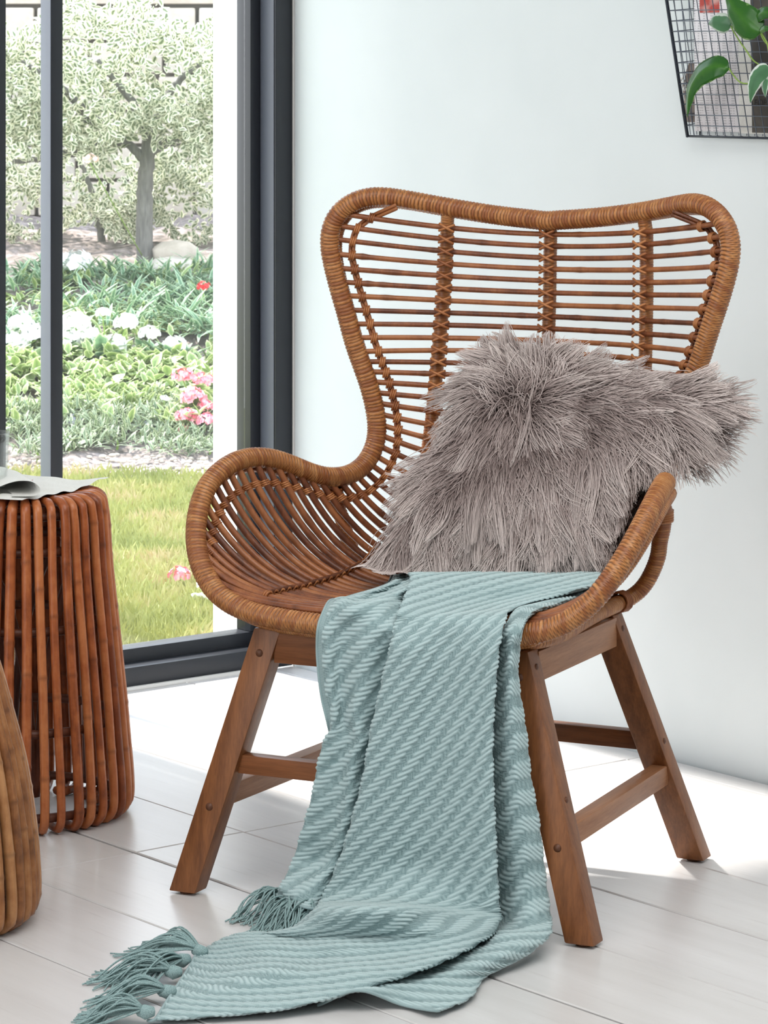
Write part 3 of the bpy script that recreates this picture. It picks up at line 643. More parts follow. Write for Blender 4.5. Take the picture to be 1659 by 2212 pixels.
def knit_sheet(g, net, dq, dp, flip, p0=0.0, hem=None, hem_end=False, skew=1.0, amp=.0028):
    P = np.array(net); Lr = np.linalg.norm(np.diff(P, axis=0), axis=2).sum(0).mean(); Lc = np.linalg.norm(np.diff(P, axis=1), axis=2).sum(1).mean()
    S = bicubic(net, int(Lr / dq), int(Lc / dp))
    # soft irregularity of the hanging cloth
    nr, nc = S.shape[:2]
    q = np.zeros((nr, nc)); q[1:] = np.cumsum(np.linalg.norm(np.diff(S, axis=0), axis=2), axis=0); q = q * .35 + .65 * q.mean(1, keepdims=True)
    p = np.zeros((nr, nc)); p[:, 1:] = np.cumsum(np.linalg.norm(np.diff(S, axis=1), axis=2), axis=1); p = p * .5 + .5 * p.mean(0, keepdims=True) + p0
    N = np.cross(np.gradient(S, axis=1), np.gradient(S, axis=0)); N /= np.linalg.norm(N, axis=2)[..., None] + 1e-12
    if flip: N = -N
    wob = .0012 * np.sin(q * 60 + p * 25) + .0010 * np.sin(p * 90 - q * 31)
    b = (p / .043 * skew + q / .039 + wob * 20) % 1.0
    row = (q + .07 * p) / .0068; rf = row % 1.0; par = -(rf - .5) * .16
    bb = (b + par) % 1.0
    leaf = np.clip(1 - np.abs((bb - .31) / .31), 0, 1)
    ridge = np.where(bb < .62, np.clip(leaf * 3.2, 0, 1) ** .6 * np.abs(np.sin(math.pi * (rf + .10 * (bb - .31)))) ** .75, 0)
    blk = (np.floor(q / .0085) + np.floor(p / .010)) % 2
    bask = np.where(blk > 0, .5 + .5 * np.sin(2 * math.pi * p / .0030), .5 + .5 * np.sin(2 * math.pi * q / .0034)) * .38
    H = np.where(bb < .62, .12 + .88 * ridge, bask)
    if hem == 'left': k = np.clip((p - p0) / .016, 0, 1) > .99; H = np.where(k, H, .3 + .12 * np.sin(p * 2200) * np.sin(q * 1700))
    if hem_end: k = (q.max() - q) > .012; H = np.where(k, H, .35)
    S2 = S + N * ((H - .3) * amp)[..., None]
    grid(g, S2, relief=H.ravel().tolist()); return S
throw = thing('knitted_throw', 'sage green cable-knit throw draped over the seat, its fringed end on the floor', 'blanket', (.1, 4.3, 0))
def W2(o):       # children given in world metres
    o.matrix_parent_inverse = Matrix.Translation((-.1, -4.3, 0)); return o
g = G()
SB = knit_sheet(g, THROW_B, .0013, .0021, True, 0, 'left')
SA = knit_sheet(g, THROW_A, .0012, .0020, True, .16)
SC = knit_sheet(g, THROW_C, .0014, .0021, True, .40, None, True)
def edge_tube(L, r=.0021):
    Q = resample(L[::3], max(30, len(L) // 3)); n = len(g.v); tube(g, Q, r, 6)
    g.a['relief'] = g.a['relief'][:n] + [.35] * (len(g.v) - n)
edge_tube(SB[:, 0]); edge_tube(SB[-1]); edge_tube(SA[-1]); edge_tube(SC[-1]); edge_tube(SC[-140:, -1]); edge_tube(SA[-400:, -2])
W2(obj('cloth', g, M_KNIT, throw))
TAS = [((-0.244,4.182,0.016),(-0.330,4.240,0.006)),((-0.264,4.142,0.016),(-0.349,4.060,0.006)),((-0.272,4.087,0.016),(-0.365,4.105,0.006)),((-0.274,4.002,0.016),(-0.365,3.990,0.006)),((-0.295,3.916,0.016),(-0.370,3.932,0.006)),((-0.136,4.453,0.016),(-0.188,4.377,0.006)),((-0.117,4.409,0.016),(-0.156,4.323,0.006)),((-0.095,4.388,0.016),(-0.137,4.337,0.006)),]
for ti, (k, e) in enumerate(TAS):
    r_ = np.random.default_rng(300 + ti); k = np.array(k); e = np.array(e); d = e - k; L = np.linalg.norm(d); d /= L; sd = np.cross(d, (0, 0, 1)); sd /= np.linalg.norm(sd)
    g = G()
    prof = [(.0, -.011), (.0055, -.009), (.0085, -.003), (.0088, .003), (.006, .009), (.0042, .012), (.0, .015)]
    gk = G(); lathe(gk, [(a * (1 + .08 * math.sin(9 * b * 300)), b) for a, b in prof], 14)
    R = Matrix((V(sd), V(np.cross(d, sd)), V(d))).transposed()
    g.add([R @ V(v) + V(k) for v in gk.v], gk.f)
    ns = 46
    for j in range(ns):
        a = r_.uniform(-1, 1); fan = a * (.36 + .1 * r_.random()); Lj = L * r_.uniform(.72, 1.16); up = r_.uniform(0, 1); P = []
        w1, w2 = r_.uniform(-.014, .014, 2); hz = r_.uniform(.004, .024)
        for t in np.linspace(0, 1, 12):
            x_ = k + d * (.006 + Lj * t) + sd * (a * .005 + fan * L * t ** 1.2 * .8 + w1 * math.sin(t * 3.1) + w2 * math.sin(t * 7) * t)
            z_ = (k[2] + .004 * up) * (1 - t) ** 1.0 + hz * math.sin(min(1, t * 1.25) * math.pi) * (1 if up > .35 else .25) + .0022
            P.append((x_[0], x_[1], max(.0022, z_)))
        tube(g, P, np.linspace(.0014, .0011, 12), 5)
    W2(obj('tassel', g, M_YARN, throw))

# ------------------------------------------------------------------ long-haired cushion
BL, BR, TR, TL = [CW(*p) for p in ((-.100, .012, .452), (.166, .088, .462), (.332, .172, .690), (-.012, .232, .725))]
cc = (BL + BR + TR + TL) / 4
cushion = thing('faux_fur_cushion', 'square taupe long-haired cushion leaning on the chair back', 'cushion', (cc.x, cc.y, .44))
BLa, BRa, TRa, TLa, CCa = [np.array(p) for p in (BL, BR, TR, TL, cc)]
ea = ((BRa + TRa) - (BLa + TLa)) / 4; eb = ((TLa + TRa) - (BLa + BRa)) / 4; nrm = np.cross(ea, eb); nrm /= np.linalg.norm(nrm)
if nrm[1] > 0: nrm = -nrm
def body(a, b, side):
    a = np.asarray(a, float); b = np.asarray(b, float)
    # pulled-in sides between the corners
    aa = a * (1 - .06 * (1 - b * b) * np.abs(a) ** 2); bb = b * (1 - .07 * (1 - a * a) * np.abs(b) ** 2)
    u = (aa + 1) / 2; v = (bb + 1) / 2
    P = (BLa * ((1 - u) * (1 - v))[..., None] + BRa * (u * (1 - v))[..., None] + TRa * (u * v)[..., None] + TLa * ((1 - u) * v)[..., None])
    th = .060 * np.clip(1 - a ** 4, 0, 1) ** .6 * np.clip(1 - b ** 4, 0, 1) ** .6 + .004
    th = th * (1 + .045 * np.sin(5.0 * a - 7.5 * b + 1.0) + .03 * np.sin(11 * a + 9 * b)) * (1 - .12 * np.exp(-((a - .15) ** 2 + (b - .25) ** 2) / .08)) * np.where(side > 0, 1, .55)
    return P + nrm * (th * side)[..., None]
aa, bb = np.meshgrid(np.linspace(-1, 1, 36), np.linspace(-1, 1, 36))
g = G(); grid(g, body(aa, bb, np.ones_like(aa))); grid(g, body(aa, bb, -np.ones_like(aa)))
cb = obj('cushion_cover', g, M_FURB, cushion); cb.matrix_parent_inverse = Matrix.Translation((-cc.x, -cc.y, -.44))
r_ = np.random.default_rng(11)
NF = 36000; NE = 12000
A = np.r_[r_.uniform(-1, 1, NF), r_.uniform(-1, 1, NE)]; B = np.r_[r_.uniform(-1, 1, NF), r_.uniform(-1, 1, NE)]
SD = np.r_[np.ones(NF), -np.ones(NE)]
ed = r_.integers(0, 4, NE); mg = r_.uniform(.72, 1, NE)
A[NF:] = np.where(ed == 0, mg, np.where(ed == 1, -mg, A[NF:])); B[NF:] = np.where(ed == 2, mg, np.where(ed == 3, -mg, B[NF:]))
def flow(a, b):
    fa = np.tanh((a + .45) * 1.5) + .15; fb = np.tanh((b - .52 - .10 * a) * 2.4)
    dn = 1 / (1 + np.exp((b - .30 - .30 * np.clip(a, 0, 1)) / .12))
    fb = fb - .9 * dn - .10; fa = fa * (1 - .62 * dn) - .16 * dn + .3 * np.clip(a + .2, 0, 1) * (1 - dn)
    th = .50 * np.sin(2.3 * a + 3.1 * b + .6) + .50 * np.sin(5.2 * a - 4.1 * b + 2.0) + .40 * np.sin(9 * a + 7 * b) + .25 * np.sin(17 * a - 13 * b)
    c, s = np.cos(th * .75), np.sin(th * .75); fa, fb = fa * c - fb * s, fa * s + fb * c
    R = np.sqrt(fa * fa + fb * fb) + 1e-6; return fa / R, fb / R
def strands(A, B, SD, Ls, lift, jit, r_):
    P0 = body(A, B, SD); fa, fb = flow(A + r_.normal(0, .085, len(A)), B + r_.normal(0, .085, len(A)))
    E1 = ea / np.linalg.norm(ea); E2 = eb - E1 * np.dot(E1, eb); E2 /= np.linalg.norm(E2)
    D = fa[:, None] * E1 + fb[:, None] * E2
    # on the steep margins the cover faces outwards: comb the hair over the edge
    m = np.maximum(np.abs(A), np.abs(B)); out = (np.where(np.abs(A) > .8, np.sign(A), 0)[:, None] * E1 + np.where(np.abs(B) > .8, np.sign(B), 0)[:, None] * E2)
    D = D + out * (.55 * np.clip((m - .75) / .25, 0, 1) * np.where((A > .6) & (B < .35), .1, 1))[:, None]; D += jit * r_.normal(0, 1, D.shape); D /= np.linalg.norm(D, axis=1)[:, None]
    K = 9; t = np.linspace(0, 1, K)
    w = .0055 * r_.normal(0, 1, (len(A), 1)); ph = r_.uniform(0, 6, (len(A), 1)); S = np.cross(D, nrm)
    pos = P0[:, None] + D[:, None] * (Ls[:, None] * t)[..., None] + nrm * (SD[:, None] * lift[:, None] * (1 - np.exp(-4 * t)) * (1 - .55 * t))[..., None] + S[:, None] * (w * np.sin(t * 5 + ph))[..., None] + np.array([0, 0, -1.0]) * (Ls[:, None] * .20 * t ** 2)[..., None]
    return pos
NCL = 850
cA = r_.uniform(-1, 1, NCL); cB = r_.uniform(-1, 1, NCL)
cP = strands(cA, cB, np.ones(NCL), r_.uniform(.075, .115, NCL), r_.uniform(.010, .042, NCL), .10, r_)
Ls = r_.uniform(.045, .078, len(A)) * (1 + .22 * (np.maximum(np.abs(A), np.abs(B)) > .8)); lf = r_.uniform(.008, .030, len(A))
POS = strands(A, B, SD, Ls, lf, .075, r_)
d2 = (A[:, None] - cA) ** 2 + (B[:, None] - cB) ** 2; near = d2.argmin(1); t = np.linspace(0, 1, 9)
cl = np.where(SD > 0, r_.uniform(.25, .97, len(A)), .0)
rel = cP[near] - cP[near][:, :1]; mean_root = cP[near][:, :1]
tgt = cP[near] + (POS[:, :1] - mean_root) * (1 - .78 * t[None, :, None])
POS = POS * (1 - (cl[:, None] * t ** 1.1)[..., None]) + tgt * (cl[:, None] * t ** 1.1)[..., None]
POS[..., 2] = np.maximum(POS[..., 2], .447 + .006 * np.sin(POS[..., 0] * 70) * np.sin(POS[..., 0] * 31))
# hair squashed between the cushion and the arm canes is not long: keep only what stays inside the arm
tipx = (POS[:, -1, 0] - .0985) * math.cos(CA) - (POS[:, -1, 1] - 4.618) * math.sin(CA)
lx = ((POS[..., 0] - .0985) * math.cos(CA) - (POS[..., 1] - 4.618) * math.sin(CA)).max(1)
keep = ~((lx > .235 + np.clip((POS[..., 2].min(1) - .47) / .10, 0, 1) * .035) & (POS[..., 2].min(1) < .575))
A = A[keep]; B = B[keep]; SD = SD[keep]; POS = POS[keep]; near = near[keep]
ck = r_.uniform(0, 1, NCL)[near]
hc = bpy.data.hair_curves.new('fur'); hc.add_curves([9] * len(A))
hc.attributes['position'].data.foreach_set('vector', (POS - np.array([cc.x, cc.y, .44])).astype(np.float32).ravel())
rad = (np.array([.00062, .0007, .0007, .00066, .0006, .00054, .00046, .00036, .0002])[None] * r_.uniform(.8, 1.25, (len(A), 1))).astype(np.float32).ravel()
at = hc.attributes.get('radius') or hc.attributes.new('radius', 'FLOAT', 'POINT'); at.data.foreach_set('value', rad)
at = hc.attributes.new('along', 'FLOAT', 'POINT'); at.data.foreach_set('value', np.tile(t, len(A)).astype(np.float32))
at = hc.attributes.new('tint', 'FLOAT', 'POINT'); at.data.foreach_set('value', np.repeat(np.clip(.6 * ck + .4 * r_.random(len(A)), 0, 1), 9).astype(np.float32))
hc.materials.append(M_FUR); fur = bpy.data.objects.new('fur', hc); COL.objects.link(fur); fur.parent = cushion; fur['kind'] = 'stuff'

# ------------------------------------------------------------------ two rattan drum stools
def stool(name, label, c, outline, top_z, n, pr, mat, seed, inner=True, group=None):
    st = thing(name, label, 'stool', (c[0], c[1], 0))
    r_ = np.random.default_rng(seed); rt = outline[-1][0]
    for k in range(n):
        a = 2 * math.pi * (k + r_.uniform(-.12, .12)) / n; ca, sa = math.cos(a), math.sin(a)
        prof = [(rt - .062, top_z - pr * 1.2), (rt - .036, top_z - pr * 1.0), (rt - .020, top_z - pr * 1.1), (rt - .008, top_z - pr * 2.2)]
        prof += [(r - pr, z) for r, z in outline[::-1]]
        rb = outline[0][0]
        prof += [(rb - pr * 1.5, pr * 2.1), (rb - pr * 2.6, pr * 1.15), (rb - pr * 4.4, pr * 1.02), (rb - .05, pr * 1.1)]
        P = resample([(r * ca, r * sa, z) for r, z in prof], 96)
        w = .0016 * np.sin(np.linspace(0, 5, 96) + r_.uniform(0, 6)); P[:, 0] += -sa * w; P[:, 1] += ca * w
        rr = np.full(96, pr * r_.uniform(.92, 1.07)); jt = np.zeros(96)
        q = int(r_.integers(10, 30))
        while q < 92:
            rr[q] *= 1.10; jt[q] = .75; q += int(r_.integers(20, 38))
        g = G(); tube(g, P, rr, 8, joint=jt); obj('pole', g, mat, st)
    def ring(r, z, rad, nm='ring'):
        th = np.linspace(0, 2 * math.pi, 49)[:-1]; g = G(); tube(g, np.stack([r * np.cos(th), r * np.sin(th), 0 * th + z], 1), rad, 8, closed=True); obj(nm, g, M_SHADED_RING, st)
    zs = [o[1] for o in outline]; rs = [o[0] for o in outline]
    for z in (top_z - .030, top_z - .085, top_z * .60, top_z * .30, .026):
        ring(np.interp(z, zs, rs) - 3.1 * pr, z, pr * .95)
    if inner:
        for k in range(4):
            a0 = k * math.pi / 2 + .3; P = []
            for t in np.linspace(0, 1, 15):
                a = a0 + t * math.pi / 2; P.append((.105 * math.cos(a), .105 * math.sin(a), .05 + (top_z - .16) * math.sin(t * math.pi) ** .55))
            g = G(); tube(g, resample(P, 40), pr * .9, 8); obj('brace', g, M_SHADED_RING, st)
    g = G(); lathe(g, [(0, top_z - .019), (rt - .050, top_z - .019), (rt - .046, top_z - .013), (0, top_z - .012)], 40); obj('stool_top', g, mat, st)
    return st
stool('rattan_drum_stool', 'tall reddish rattan drum stool of upright poles beside the window, cloth on top', (-.5757, 5.018),
      [(.176, .022), (.178, .039), (.1765, .075), (.173, .113), (.1665, .187), (.159, .26), (.151, .334), (.1435, .408), (.1395, .47), (.136, .493)], .5165, 40, .0077, M_POLE, 21)
stool('rattan_drum_stool', 'lower honey-coloured rattan drum stool cut off by the lower left corner', (-.670, 4.390),
      [(.188, .020), (.191, .035), (.1905, .068), (.185, .132), (.172, .216), (.152, .294), (.133, .36), (.118, .39)], .416, 50, .0088, M_POLE2, 22, False)

# linen napkin with a rolled loop, on the tall stool
nap = thing('linen_napkin', 'crumpled pale linen napkin with a rolled fold on the tall rattan stool', 'napkin', (-.6, 5.02, .517))
corn = [np.array(p) for p in ((-.765, 4.985), (-.560, 4.872), (-.4430, 5.072), (-.640, 5.190))]     # left, front, right tip, back
nu, nv = 44, 40; Z = np.zeros((nu, nv, 3))
for i in range(nu):
    for j in range(nv):
        u, v = i / (nu - 1), j / (nv - 1)
        p = corn[0] * (1 - u) * (1 - v) + corn[1] * u * (1 - v) + corn[2] * u * v + corn[3] * (1 - u) * v
        tip = max(0, u + v - 1.55) / .45
        z = .5195 + .0022 * math.sin(u * 17 + v * 5) * math.sin(v * 9) + .0015 * math.sin(v * 31 + u * 6) + .010 * tip ** 1.8
        Z[i, j] = (p[0] + .6, p[1] - 5.02, z - .517)
g = G(); grid(g, Z); obj('cloth', g, M_LINEN, nap)
# the fold: a flap rolled back over itself, open end to the camera
prof = [(-.105, .003), (-.075, .012), (-.045, .023), (-.020, .0295), (.004, .029), (.019, .020), (.022, .010), (.013, .0035), (-.006, .0022), (-.030, .003)]
pr_ = resample([(x_, 0, z_) for x_, z_ in prof], 40); R_ = np.zeros((24, 40, 3))
for i in range(24):
    k = i / 23; base = np.array([-.553, 4.898]) * (1 - k) + np.array([-.600, 5.12]) * k
    s_ = .80 - .2 * k
    for j in range(40):
        R_[i, j] = (base[0] + pr_[j][0] * s_ + .6 - .02 * k * k + .001 * math.sin(i * .9 + j * .3), base[1] + .01 * math.sin(j * .12) - 5.02, .0035 + pr_[j][2] * s_ * (1 + .05 * math.sin(i * .5)))
g = G(); grid(g, R_); obj('rolled_fold', g, M_LINEN, nap)

# glass tumbler at the left edge
tg = thing('glass_tumbler', 'clear glass tumbler with dark fruit standing on the napkin at the left edge', 'glass', (-.6290, 5.000, .523))
g = G(); lathe(g, [(0, 0), (.026, 0), (.0285, .003), (.0315, .03), (.0345, .084), (.0348, .086), (.0335, .086), (.0330, .084), (.0300, .03), (.0270, .008), (0, .007)], 40); obj('tumbler', g, M_TUMBLER, tg)
for k, (x_, y_, z_) in enumerate([(.018, -.008, .078), (.008, .012, .081), (-.008, -.01, .079), (-.012, .012, .078), (.02, .008, .075)]):
    g = G(); lathe(g, [(.0001, -.007), (.005, -.0055), (.008, 0), (.0055, .0055), (.0001, .007)], 10, (x_, y_, z_)); b_ = obj('berry', g, M_BLACK, tg)

# ------------------------------------------------------------------ wire basket on the white wall
bk = thing('wire_wall_basket', 'wall-mounted galvanised wire mesh basket with dark edge rods on the white wall', 'basket', W(3.755, 3.84, 1.07))
bko = bk.location.copy()
def BP(n, t, z): return W(n, t, z) - bko
def nf(z): return 3.753 - (.026 + (.060 - .026) * (z - 1.072) / .233)
def tl(z): return 3.842 + .016 * (z - 1.072) / .233
ZT = 1.43; TR_ = 3.44
def wire(a, b, r, nm='wire', mat=None, m=3):
    g = G(); P = [V(a).lerp(V(b), k / m) for k in range(m + 1)]; tube(g, P, r, 6); obj(nm, g, mat or M_WIRE, bk)
zz = np.arange(1.090, ZT, .0176)
for z in zz:
    j = random.uniform(-.0006, .0006)
    wire(BP(nf(z) - .0012, tl(z) + .002, z + j), BP(nf(z) - .0012, TR_, z), .00085)
    wire(BP(nf(z) - .001, tl(z), z + j), BP(3.752, tl(z) - .006, z + .004), .00075)
    wire(BP(3.752, tl(z) - .006, z), BP(3.752, TR_, z), .0007)
for k in range(24):
    wire(BP(nf(1.074), tl(1.07) - .0185 * (k + .9), 1.072), BP(nf(ZT), tl(ZT) - .0185 * (k + .9), ZT), .00085)
    wire(BP(3.7525, tl(1.07) - .012 - .0185 * (k + .6), 1.074), BP(3.7525, tl(ZT) - .012 - .0185 * (k + .6), ZT), .0007)
    wire(BP(nf(1.072), tl(1.07) - .0185 * (k + .9), 1.0725), BP(3.752, tl(1.07) - .0185 * (k + .75), 1.0725), .00075)
for k in (1, 2, 3):
    f_ = k / 3.4; wire(BP(nf(1.074) * (1 - f_) + 3.752 * f_, tl(1.07), 1.074), BP(nf(ZT) * (1 - f_) + 3.752 * f_, tl(ZT), ZT), .0007)
wire(BP(nf(1.070), tl(1.07), 1.070), BP(nf(ZT), tl(ZT), ZT), .0030, 'edge_rod', M_ROD)
wire(BP(nf(1.070), tl(1.07), 1.0715), BP(nf(1.070), TR_, 1.0715), .0020, 'edge_rod', M_ROD)
wire(BP(3.751, tl(1.07) - .006, 1.0715), BP(3.751, tl(ZT) - .006, ZT), .0014, 'edge_rod', M_ROD)
def sheetnt(g, pts, z0, z1, lean=0.0, th=.0012):
    """folded sheet: pts = (n,t) polyline, extruded upwards"""
    n_ = len(pts); vs = []
    for z, o in ((z0, 0), (z1, lean)):
        for (n, t) in pts: vs.append(W(n - o, t, z))
    g.add(vs, [(i, i + 1, n_ + i + 1, n_ + i) for i in range(n_ - 1)])
def paper(name, label, pts_list, z0, z1, lean, mat, group=None, cat='newspaper'):
    o_ = thing(name, label, cat, W(3.735, 3.74, z0), group=group); off_ = -V(o_.location)
    for pts in pts_list:
        g = G(); sheetnt(g, pts, z0, z1, lean); me = obj('page', g, mat, o_, smooth=True); me.matrix_parent_inverse = Matrix.Translation(off_)
        sm = me.modifiers.new('thickness', 'SOLIDIFY'); sm.thickness = .0008
    return o_
def fold(n0, n1, ta, tb, k=8):
    """a folded newspaper seen from above: front leaf, rounded spine at ta, back leaf"""
    P = [(n0, tb)]; P += [(n0, ta - .012)]
    for i in range(k + 1):
        a = math.pi * i / k; P.append(((n0 + n1) / 2 - (n1 - n0) / 2 * math.cos(a), ta - .006 + .006 * math.sin(a)))
    P += [(n1, ta - .012), (n1, tb)]; return P
paper('newspaper', 'folded white newspaper with a red picture standing in the wire basket', [fold(3.7385, 3.7500, 3.838, 3.722), fold(3.7405, 3.7485, 3.832, 3.726)], 1.080, 1.40, .004, M_NEWS)
npz = [o for o in bpy.data.objects if o.name.startswith('newspaper')][-1]
g = G(); g.add([W(3.7345, 3.820, 1.280) - npz.location, W(3.7345, 3.773, 1.280) - npz.location, W(3.7335, 3.773, 1.345) - npz.location, W(3.7335, 3.820, 1.345) - npz.location], [(0, 1, 2, 3)]); obj('printed_picture', g, M_REDP, npz, smooth=False)
paper('magazine', 'white-edged magazine pages standing between newspaper and dark cover in the basket', [fold(3.736, 3.744, 3.730, 3.60), fold(3.738, 3.742, 3.722, 3.60)], 1.078, 1.33, .003, M_LINEN, cat='magazine')
dk = paper('magazine', 'dark-covered magazine with small black capitals standing at the right of the basket', [fold(3.7345, 3.7405, 3.698, 3.42)], 1.080, 1.31, .004, M_DARKC, cat='magazine')
fc = bpy.data.curves.new('lettering', 'FONT'); fc.body = 'EOP'; fc.size = .016; fc.extrude = .0001; ft = bpy.data.objects.new('lettering_curve', fc); COL.objects.link(ft)
bpy.context.view_layer.update(); fm = bpy.data.meshes.new_from_object(ft.evaluated_get(bpy.context.evaluated_depsgraph_get())); bpy.data.objects.remove(ft)
fm.materials.clear(); fm.materials.append(M_BLACK); fo = bpy.data.objects.new('lettering', fm); COL.objects.link(fo)
fo.parent = dk; xd = V((.624, -.781, 0)); zd = V((-.781, -.624, 0)); fo.matrix_local = Matrix.Translation(W(3.7325, 3.690, 1.124) - dk.location) @ Matrix((xd, V((0, 0, 1)), zd)).transposed().to_4x4()
kb = thing('paper_packet', 'crumpled grey-brown paper packet at the left end of the wire basket', 'paper', W(3.742, 3.82, 1.11))
S_ = np.zeros((9, 9, 3)); r_ = np.random.default_rng(4)
for i in range(9):
    for j in range(9):
        z = 1.095 + .10 * i / 8; t_ = 3.868 - .030 * j / 8 - .012 * max(0, i - 5) / 3 * (1 - j / 8)
        S_[i, j] = W(3.742 + r_.uniform(-.003, .003), t_, z) - kb.location
g = G(); grid(g, S_); o_ = obj('sheet', g, M_KRAFT, kb); sm = o_.modifiers.new('thickness', 'SOLIDIFY'); sm.thickness = .001
P = [W(3.737, 3.862, 1.172), W(3.734, 3.866, 1.164), W(3.733, 3.852, 1.160), W(3.734, 3.858, 1.150), W(3.735, 3.843, 1.152), W(3.737, 3.846, 1.138)]
g = G(); tube(g, resample([p - kb.location for p in P], 24), .0022, 5); obj('ribbon', g, M_LINEN, kb)

# pothos trailing in front of the basket
po = thing('pothos_plant', 'green pothos with trailing pale-edged leaves in front of the wire basket', 'plant', W(3.70, 3.50, 1.08))
poo = po.location.copy()
def leaf_surface(mid, width, side, fold_=.35, n=18, m=9, shape=None):
    mid = resample(mid, n); T = np.gradient(mid, axis=0); T /= np.linalg.norm(T, axis=1)[:, None]
    S = np.cross(T, np.array(side, float)[None]); S /= np.linalg.norm(S, axis=1)[:, None]; Nn = np.cross(T, S)
    t = np.linspace(0, 1, n); w = width * (np.sin(math.pi * np.clip(t, 0, 1) ** .62) ** .8) * (1 - .25 * t); w[0] = width * .06; w[-1] = 0.0003
    a = np.linspace(-1, 1, m); P = mid[:, None] + S[:, None] * (w[:, None] * a[None])[..., None] + Nn[:, None] * (fold_ * w[:, None] * np.abs(a)[None])[..., None]
    P += Nn[:, None] * (.03 * width * np.sin(t * 26)[:, None] * np.abs(a)[None])[..., None]
    return P, np.tile(np.abs(a), (n, 1))
def pothos_leaf(mid, width, side, mat, fold_=.35, label=None):
    P, e = leaf_surface([W(*p) - poo for p in mid], width, side, fold_); g = G(); grid(g, P, edge=e.ravel().tolist()); o = obj('leaf', g, mat, po, label=label)
    sm = o.modifiers.new('thickness', 'SOLIDIFY'); sm.thickness = .0005; return o
tdir = V((-.624, .781, 0)); up = V((0, 0, 1)); face = V((-.781, -.624, 0))
pothos_leaf([(3.665, 3.607, 1.245), (3.655, 3.631, 1.262), (3.653, 3.657, 1.284), (3.660, 3.684, 1.310)], .0290, face + up * .3, M_POTHOS, .25)
pothos_leaf([(3.668, 3.679, 1.256), (3.660, 3.695, 1.261), (3.658, 3.712, 1.262), (3.664, 3.728, 1.260)], .0185, face, M_POTHOSV, .2, 'small round leaf with white margin')
pothos_leaf([(3.665, 3.680, 1.186), (3.655, 3.706, 1.190), (3.650, 3.738, 1.176), (3.653, 3.762, 1.148), (3.660, 3.774, 1.105)], .0240, face + up * .3, M_POTHOS, .3)
pothos_leaf([(3.660, 3.584, 1.188), (3.655, 3.604, 1.176), (3.652, 3.615, 1.155), (3.656, 3.623, 1.130)], .0165, face - tdir * .3, M_POTHOSV, .3)
pothos_leaf([(3.668, 3.628, 1.266), (3.662, 3.607, 1.276), (3.662, 3.584, 1.277), (3.668, 3.560, 1.268)], .0130, face + up * .3, M_POTHOS, .3)
pothos_leaf([(3.690, 3.672, 1.290), (3.690, 3.660, 1.283), (3.690, 3.650, 1.270)], .009, face, M_POTHOSV, .2)
pothos_leaf([(3.660, 3.607, 1.247), (3.655, 3.589, 1.251), (3.655, 3.568, 1.249)], .006, face, M_POTHOS, .2)
pothos_leaf([(3.660, 3.592, 1.170), (3.655, 3.590, 1.155), (3.655, 3.588, 1.140)], .009, face, M_POTHOSV, .2)
for P in ([(3.665, 3.607, 1.245), (3.666, 3.596, 1.23), (3.67, 3.579, 1.20), (3.70, 3.50, 1.17)],
          [(3.668, 3.679, 1.256), (3.665, 3.670, 1.247), (3.664, 3.643, 1.219), (3.668, 3.606, 1.190), (3.70, 3.50, 1.168)],
          [(3.665, 3.680, 1.186), (3.662, 3.667, 1.175), (3.660, 3.650, 1.164), (3.660, 3.633, 1.162), (3.665, 3.600, 1.164), (3.70, 3.50, 1.165)],
          [(3.660, 3.584, 1.188), (3.67, 3.55, 1.185), (3.70, 3.50, 1.17)], [(3.668, 3.628, 1.266), (3.668, 3.615, 1.25), (3.67, 3.59, 1.22), (3.70, 3.51, 1.17)]):
    g = G(); tube(g, resample([W(*p) - poo for p in P], 22), .0013, 6); obj('stem', g, M_STEM, po)
g = G(); lathe(g, [(0, 0), (.030, 0), (.036, .085), (.038, .09), (.033, .09), (.031, .08), (0, .078)], 24, (0, 0, -.004)); obj('pot', g, M_TERRA, po)

# ------------------------------------------------------------------ garden beyond the glass
def gz(X, Y):
    return np.interp(Y, [9.0, 9.5, 12.4, 13.6], [0, .03, .43, .50])
xs = np.linspace(-4.5, 1.2, 60); ys = np.r_[np.linspace(5.3, 9.0, 12), np.linspace(9.15, 16, 60)]
r_ = np.random.default_rng(9)
A_ = np.zeros((len(ys), len(xs), 3))
for i, y in enumerate(ys):
    for j, x_ in enumerate(xs):
        z = gz(x_, y) + (r_.uniform(-.02, .02) if y > 9.2 else 0)
        A_[i, j] = (x_, y + (.35 * (x_ + .9) * -.25 if 8.8 < y < 9.6 else 0), z - .004)
inside = lambda x_, y: (-.624 * x_ + .781 * y) < 5.19
g = G(); kb_ = [i for i in range(len(ys)) if ys[i] >= 8.98]; grid(g, A_[kb_]); struct('ground_1', g, M_SOIL)
g = G()
quad = [W(-2.6, 5.19, -.006), W(6.5, 5.19, -.006)]
g.add([W(-3.2, 5.18, -.006), W(4.6, 5.18, -.006), V((1.2, 9.02, -.006)), V((-4.5, 9.02, -.006))], [(0, 1, 2, 3)]); struct('ground_2', g, M_LAWN, smooth=False)
